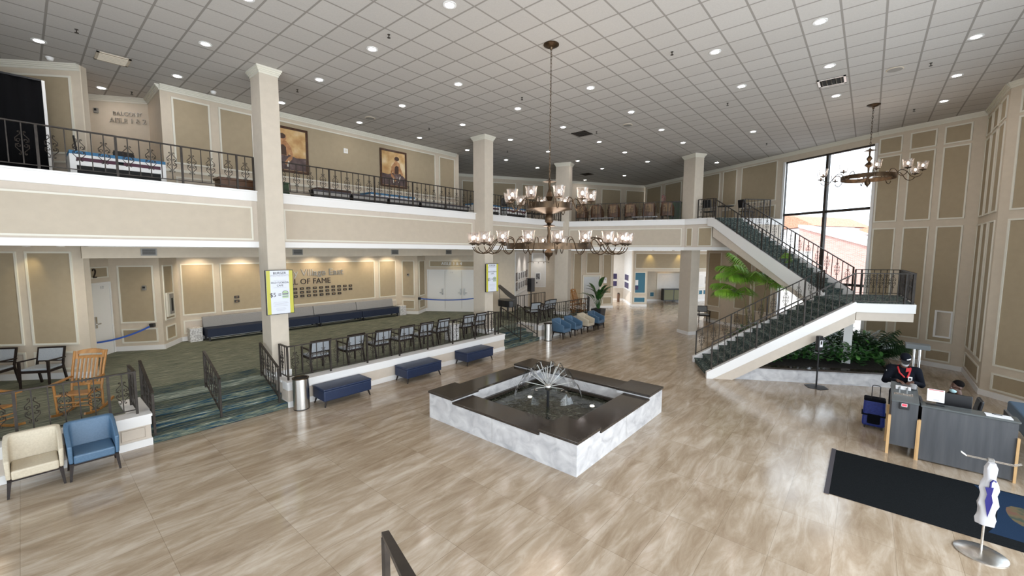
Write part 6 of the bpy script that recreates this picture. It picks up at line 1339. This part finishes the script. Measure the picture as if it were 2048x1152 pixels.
# kiosk stand by the panelled wall
t = thing('kiosk_stand', 'grey flat-topped stand on twin chrome posts behind the standing guard', 'stand', (14.3, -1.06, 0))
bev(MB().box((-.14, -.22, 1.62), (.14, .22, 1.74)).build('top_box', 'kiosk', t), .01, 2); MB().box((-.2, -.2, 0), (.2, .2, .02)).build('base', 'steel', t)
for y in (-.05, .05): MB().tube([(0, y, .02), (0, y, 1.63)], .028, 12).build('post', 'chrome', t, True)
# hand sanitizer stand
t = thing('sanitizer_stand', 'black hand sanitizer dispenser on a thin floor stand before the planter', 'dispenser', (15.08, 0.95, 0), math.radians(-35)); MB().lathe([(.30, 0), (.30, .012), (.03, .02)], 6, 0).build('base', 'black', t)
MB().tube([(0, 0, .015), (0, 0, 1.15)], .022, 8).build('pole', 'black', t); bev(MB().box((-.085, -.06, 1.10), (.085, .06, 1.55)).build('dispenser', 'black', t), .03, 3); MB().box((-.055, -.066, 1.22), (.055, -.058, 1.42)).build('label_plate', 'paper', t); MB().box((-.03, -.07, 1.30), (.03, -.064, 1.40)).build('sight_glass', 'dark', t); MB().box((-.09, -.09, 1.02), (.09, .07, 1.035)).build('drip_tray', 'black', t)
# trolley bag
t = thing('trolley_bag', 'royal blue soft trolley bag standing beside the podium', 'luggage', (12.45, -.31, 0), math.radians(90))
bev(MB().hexa([(-.20, -.15, .05), (.20, -.15, .05), (.20, .15, .05), (-.20, .15, .05)], [(-.185, -.13, .66), (.185, -.13, .66), (.185, .13, .66), (-.185, .13, .66)]).build('body', 'bagblue', t), .05, 4)
for s in (-1, 1): bev(MB().box((-.11, s * .15 - .025, .12) if s > 0 else (-.11, -.185, .12), (.11, .185, .34) if s > 0 else (.11, -.125, .34)).build('pocket', 'uniform', t), .02, 2)
mb = MB(); mb.box((-.215, -.16, .30), (.215, .16, .33)); mb.build('strap', 'uniform', t); bev(MB().box((-.19, -.14, .62), (.19, .14, .69)).build('top_flap', 'uniform', t), .03, 3)
MB().tube([(-.08, .10, .68), (-.08, .10, .98), (-.06, .10, 1.0), (.04, .10, 1.0), (.06, .10, .98), (.06, .10, .68)], .009, 6).build('pull_handle', 'black', t)
for x in (-.15, .15): MB().ell((x, .12, .035), (.02, .035, .035), 0, 10, 6).build('wheel', 'black', t)
# floor mat
t = thing('floor_mat', 'large black entrance mat with a blue end panel before the reception desk', 'mat', (9.46, 0, 0)); MB().box((-1.0, -4.2, 0), (1.0, .32, .012)).build('pad', 'mat', t)
MB().prism([(.96, -1.62), (.30, -1.80), (-.45, -1.66), (-.72, -1.55), (-.78, -4.2), (.98, -4.2)], .012, .0145).build('blue_panel', 'matblue', t); MB().box((-1.03, .26, 0), (1.03, .33, .014)).build('rubber_edge', 'rubber', t)
M['emblem'] = noise_mat('orange_green_emblem', [(0.4, (0.03, 0.045, 0.03)), (0.52, (0.10, 0.075, 0.03)), (0.65, (0.12, 0.05, 0.03))], 6, 3, 0.95)
mb = MB(); ppts = [(0.12 + .30 * math.cos(a) * (1 + .25 * math.sin(3 * a)), -2.2 + .42 * math.sin(a) * (1 + .2 * math.cos(2 * a)), .0146) for a in [2 * PI * i / 22 for i in range(22)]]; mb.add(ppts, [tuple(range(22))]); mb.build('emblem', 'emblem', t)
# umbrella bag stand
t = thing('umbrella_bag_stand', 'steel round-based stand holding white plastic umbrella bags at the lower right', 'stand', (8.05, -1.38, 0))
MB().lathe([(.255, 0), (.255, .012), (.22, .03), (.10, .05), (.03, .06)], 32).build('base', 'steel', t, True); MB().tube([(0, 0, .05), (0, 0, 1.30)], .014, 10).build('pole', 'steel', t, True)
for x in (-.02, .02): MB().tube([(x, -.26, 1.33), (x, -.2, 1.295), (x, .22, 1.295), (x, .27, 1.33)], .006, 6).build('hook_bar', 'steel', t)
bev(MB().box((-.03, -.03, 1.24), (.03, .03, 1.32)).build('clip', 'grille', t), .006, 1)
b_ = thing('plastic_bag', 'bundle of white plastic umbrella bags with a blue umbrella print', 'bag', (8.02, -1.38, .45)); mb = MB(); n, k = 12, 20; v = []
for j in range(n + 1):
    z = .84 * j / n; ww = .085 - .035 * max(0, (z - .45)) / .39 * 1.2 + .012 * math.sin(j * 1.9); dd = .05 - .015 * j / n
    for i in range(k): a = 2 * PI * i / k; r_ = 1 + .10 * math.sin(5 * a + j * .7); v.append((-.035 + dd * math.cos(a) * r_, ww * math.sin(a) * r_, z))
mb.add(v, [(j * k + i, j * k + (i + 1) % k, (j + 1) * k + (i + 1) % k, (j + 1) * k + i) for j in range(n) for i in range(k)] + [tuple(range(n * k, (n + 1) * k))]); mb.build('film', 'plasticbag', b_, True)
mb = MB(); q = [(-.095, .0, .12), (-.098, .035, .34), (-.098, .022, .43), (-.096, .045, .52), (-.096, -.03, .54), (-.098, -.018, .43), (-.098, -.035, .34)]; mb.add(q, [tuple(range(7))[::-1]]); mb.tube([(-.096, .0, .53), (-.094, .0, .60), (-.094, -.02, .635), (-.094, -.045, .62)], .010, 6); mb.build('umbrella_print', 'bagprint', b_)

# ------------------------------------------------------------------ people
def remesh(o, vx=0.012, it=4):
    m = o.modifiers.new('skin', 'REMESH'); m.mode = 'VOXEL'; m.voxel_size = vx; m.use_smooth_shade = True
    s = o.modifiers.new('smooth', 'SMOOTH'); s.iterations = it; s.factor = .5
    return o
def limb(mb, pts, rad, n=12): mb.tube(pts, rad, n); [mb.ell(p, (r, r, r), 0, 12, 8) for p, r in zip(pts, rad)]
def head(mb, c, rot):
    T = lambda x, y, z: Vector(c) + rot @ Vector((x, y, z))
    mb.ell(T(0, .012, .035), (.078, .098, .10), 0, 18, 12, rot); mb.ell(T(0, -.022, -.045), (.060, .070, .082), 0, 16, 10, rot)
    mb.ell(T(0, -.100, -.012), (.015, .022, .026), 0, 10, 8, rot); mb.ell(T(0, -.098, .02), (.010, .014, .03), 0, 8, 6, rot)
    mb.ell(T(0, -.085, -.062), (.027, .013, .012), 0, 10, 6, rot); mb.ell(T(0, -.072, -.105), (.025, .02, .02), 0, 10, 6, rot)
    for s in (-1, 1): mb.ell(T(s * .080, .012, -.005), (.012, .02, .032), 0, 8, 6, rot); mb.ell(T(s * .033, -.076, .028), (.022, .016, .010), 0, 8, 6, rot)
    return T
def hand(mb, wrist, dirv, palm_n, thumb_side):
    d = Vector(dirv).normalized(); n = Vector(palm_n).normalized(); s = d.cross(n).normalized(); W0 = Vector(wrist)
    for k in range(4): mb.tube([W0 + s * ((k - 1.5) * .014), W0 + d * .09 + s * ((k - 1.5) * .021)], [.016, .013], 8); mb.ell(W0 + d * .09 + s * ((k - 1.5) * .021), (.013,) * 3, 0, 8, 6)
    for k, L_ in enumerate((.066, .078, .074, .056)):
        b = W0 + d * .09 + s * ((k - 1.5) * .021); p1 = b + d * L_ * .45 + n * .006; p2 = b + d * L_ * .78 + n * .022; p3 = b + d * L_ * .95 + n * .040
        mb.tube([b, p1, p2, p3], [.0105, .0098, .009, .008], 8); mb.ell(p3, (.008,) * 3, 0, 8, 6)
    b = W0 + d * .03 + s * (thumb_side * .030); mb.tube([b, b + d * .03 + s * thumb_side * .022 + n * .008, b + d * .06 + s * thumb_side * .026 + n * .02], [.013, .011, .009], 8); mb.ell(b + d * .06 + s * thumb_side * .026 + n * .02, (.009,) * 3, 0, 8, 6)
# standing guard, head bent over the podium (front towards local -y)
t = thing('person', 'standing person in dark uniform, black cap and grey mask, bent over the podium', 'person', (12.16, -.72, 0), -PI / 2 + .05)
rh = Matrix.Rotation(.50, 3, 'X'); HC = (0, -.13, 1.725)
hips = [(s * .10, .0, .98) for s in (-1, 1)]; kn = [(s * .11, -.02, .53) for s in (-1, 1)]; an = [(s * .12, .02, .09) for s in (-1, 1)]
sh_ = [(s * .205, -.03, 1.505) for s in (-1, 1)]; el_ = [(s * .285, -.09, 1.23) for s in (-1, 1)]; wr = [(s * .115, -.33, 1.315) for s in (-1, 1)]
mb = MB(); T = head(mb, HC, rh)
limb(mb, [(0, -.02, 1.50), (0, -.085, 1.64)], [.062, .056]); mb.ell((0, -.01, 1.36), (.165, .115, .22)); mb.ell((0, .01, 1.08), (.15, .11, .17)); mb.ell((0, 0, .96), (.165, .12, .12))
for i, s in enumerate((-1, 1)):
    limb(mb, [hips[i], kn[i], an[i]], [.085, .060, .040]); mb.ell((an[i][0], -.06, .05), (.045, .12, .045)); limb(mb, [sh_[i], el_[i], wr[i]], [.056, .043, .029]); mb.tube([(0, -.01, 1.47), sh_[i]], [.085, .06], 12)
    hand(mb, wr[i], (-s * .55, -.75, -.05), (0, -.1, -1), s if i else s)
remesh(mb.build('body', 'skin', t), .008, 3)
mb = MB(); mb.ell((0, -.01, 1.36), (.205, .145, .24)); mb.ell((0, .01, 1.10), (.185, .135, .20)); mb.tube([(0, -.02, 1.50), (0, -.045, 1.57)], [.095, .085], 16)
for i, s in enumerate((-1, 1)): limb(mb, [sh_[i], el_[i], Vector(el_[i]).lerp(Vector(wr[i]), .86)], [.083, .067, .050]); mb.tube([(0, -.01, 1.475), sh_[i]], [.10, .083], 14)
remesh(mb.build('jacket', 'uniform', t), .012, 5)
mb = MB(); mb.ell((0, .005, .95), (.185, .135, .14))
for i in range(2): limb(mb, [hips[i], kn[i], an[i]], [.105, .080, .066])
remesh(mb.build('trousers', 'uniform', t), .014, 5)
for i in range(2): mb = MB(); mb.ell((an[i][0], -.06, .052), (.052, .135, .052)); mb.box((an[i][0] - .05, -.18, 0), (an[i][0] + .05, .07, .025)); mb.build('shoe', 'black', t, True)
# cap: crown, brim and pale stripe; hair below it
mb = MB(); mb.ell(T(0, .015, .070), (.088, .108, .085), 0, 20, 12, rh); mb.build('cap', 'uniform', t, True)
mb = MB(); br = [T(x, y, .055 - .35 * max(0, -y - .085)) for x, y in [(.075 * math.cos(a), -.07 - .10 * math.sin(a)) for a in [PI * i / 10 for i in range(11)]]]; mb.add(br + [p + Vector((0, 0, -.012)) for p in br], [tuple(range(11)), tuple(range(21, 10, -1))] + [(i, i + 1, 12 + i, 11 + i) for i in range(10)]); mb.build('cap_brim', 'black', t)
mb = MB(); mb.tube([T(.088 * math.cos(a), .015 - .110 * math.sin(a), .085) for a in [PI * (.18 + .28 * i / 6) for i in range(7)]], .008, 6); mb.build('cap_stripe', 'paper', t)
mb = MB(); mb.ell(T(0, .05, .0), (.080, .068, .065), 0, 16, 10, rh); mb.build('hair', 'hair', t, True)
mb = MB(); mb.ell(T(0, -.058, -.062), (.062, .062, .055), 0, 16, 10, rh); mb.build('face_mask', 'maskgrey', t, True)
for s in (-1, 1): MB().ell(T(s * .032, -.083, .024), (.012, .008, .007), 0, 10, 6, rh).build('eye', 'ink', t, True)
mb = MB()
for s in (-1, 1): mb.tube([(s * .085, .02, 1.575), (s * .10, -.09, 1.545), (s * .075, -.155, 1.45), (s * .02 + .03, -.185, 1.36)], .016, 6)
mb.build('lanyard', 'red', t, True); mb = MB(); mb.hexa([(.03, -.10, 1.545), (.11, -.075, 1.56), (.10, -.13, 1.50), (.02, -.15, 1.47)], [(.03, -.115, 1.55), (.11, -.09, 1.568), (.105, -.145, 1.505), (.02, -.165, 1.475)]); mb.build('collar_flash', 'red', t)
bg_ = MB().box((-.032, -.006, -.05), (.032, .006, .05)).build('badge', 'paper', t, loc=(.095, -.185, 1.34)); MB().box((-.018, -.0075, -.02), (.018, -.005, .025)).build('badge_photo', 'ink', bg_)
MB().ell((-.272, -.055, 1.43), (.02, .05, .06)).build('shoulder_patch', 'maskgrey', t, True)
# seated person behind the monitor
t = thing('person', 'seated person with short black hair and pale blue mask behind the monitor', 'person', (12.55, -1.60, -.06), PI + .45)
rh = Matrix.Rotation(.12, 3, 'X'); HC = (0, -.03, 1.255); mb = MB(); T = head(mb, HC, rh)
limb(mb, [(0, .02, 1.04), (0, -.005, 1.17)], [.062, .055]); mb.ell((0, .03, .90), (.16, .11, .20)); mb.ell((0, .04, .66), (.165, .13, .12)); hp = [(s * .10, .02, .62) for s in (-1, 1)]; kn = [(s * .13, -.42, .60) for s in (-1, 1)]; an = [(s * .13, -.40, .15) for s in (-1, 1)]
sh_ = [(s * .20, .02, 1.03) for s in (-1, 1)]; el_ = [(s * .25, -.06, .77) for s in (-1, 1)]; wr = [(s * .12, -.27, .72) for s in (-1, 1)]
for i, s in enumerate((-1, 1)):
    limb(mb, [hp[i], kn[i], an[i]], [.085, .062, .042]); mb.ell((an[i][0], -.47, .11), (.045, .12, .045)); limb(mb, [sh_[i], el_[i], wr[i]], [.055, .042, .029]); mb.tube([(0, .03, 1.0), sh_[i]], [.08, .06], 12); hand(mb, wr[i], (-s * .3, -.9, -.1), (0, 0, -1), s)
remesh(mb.build('body', 'skin', t), .008, 3)
mb = MB(); mb.ell((0, .03, .90), (.195, .14, .22)); mb.ell((0, .04, .68), (.185, .145, .14))
for i in range(2): limb(mb, [sh_[i], el_[i], Vector(el_[i]).lerp(Vector(wr[i]), .85)], [.078, .062, .046]); mb.tube([(0, .03, 1.0), sh_[i]], [.095, .078], 14)
remesh(mb.build('shirt', 'uniform', t), .012, 5)
mb = MB(); mb.ell((0, .04, .62), (.18, .15, .11))
for i in range(2): limb(mb, [hp[i], kn[i], an[i]], [.10, .078, .062])
remesh(mb.build('trousers', 'uniform', t), .014, 5)
for i in range(2): mb = MB(); mb.ell((an[i][0], -.47, .115), (.052, .135, .052)); mb.build('shoe', 'black', t, True)
mb = MB(); mb.ell(T(0, .028, .062), (.088, .098, .088), 0, 18, 12, rh); mb.build('hair', 'hair', t, True)
mb = MB(); mb.ell(T(0, -.062, -.075), (.060, .058, .050), 0, 16, 10, rh); mb.build('face_mask', 'mask', t, True)
for s in (-1, 1): MB().ell(T(s * .032, -.085, .026), (.012, .008, .007), 0, 10, 6, rh).build('eye', 'ink', t, True)
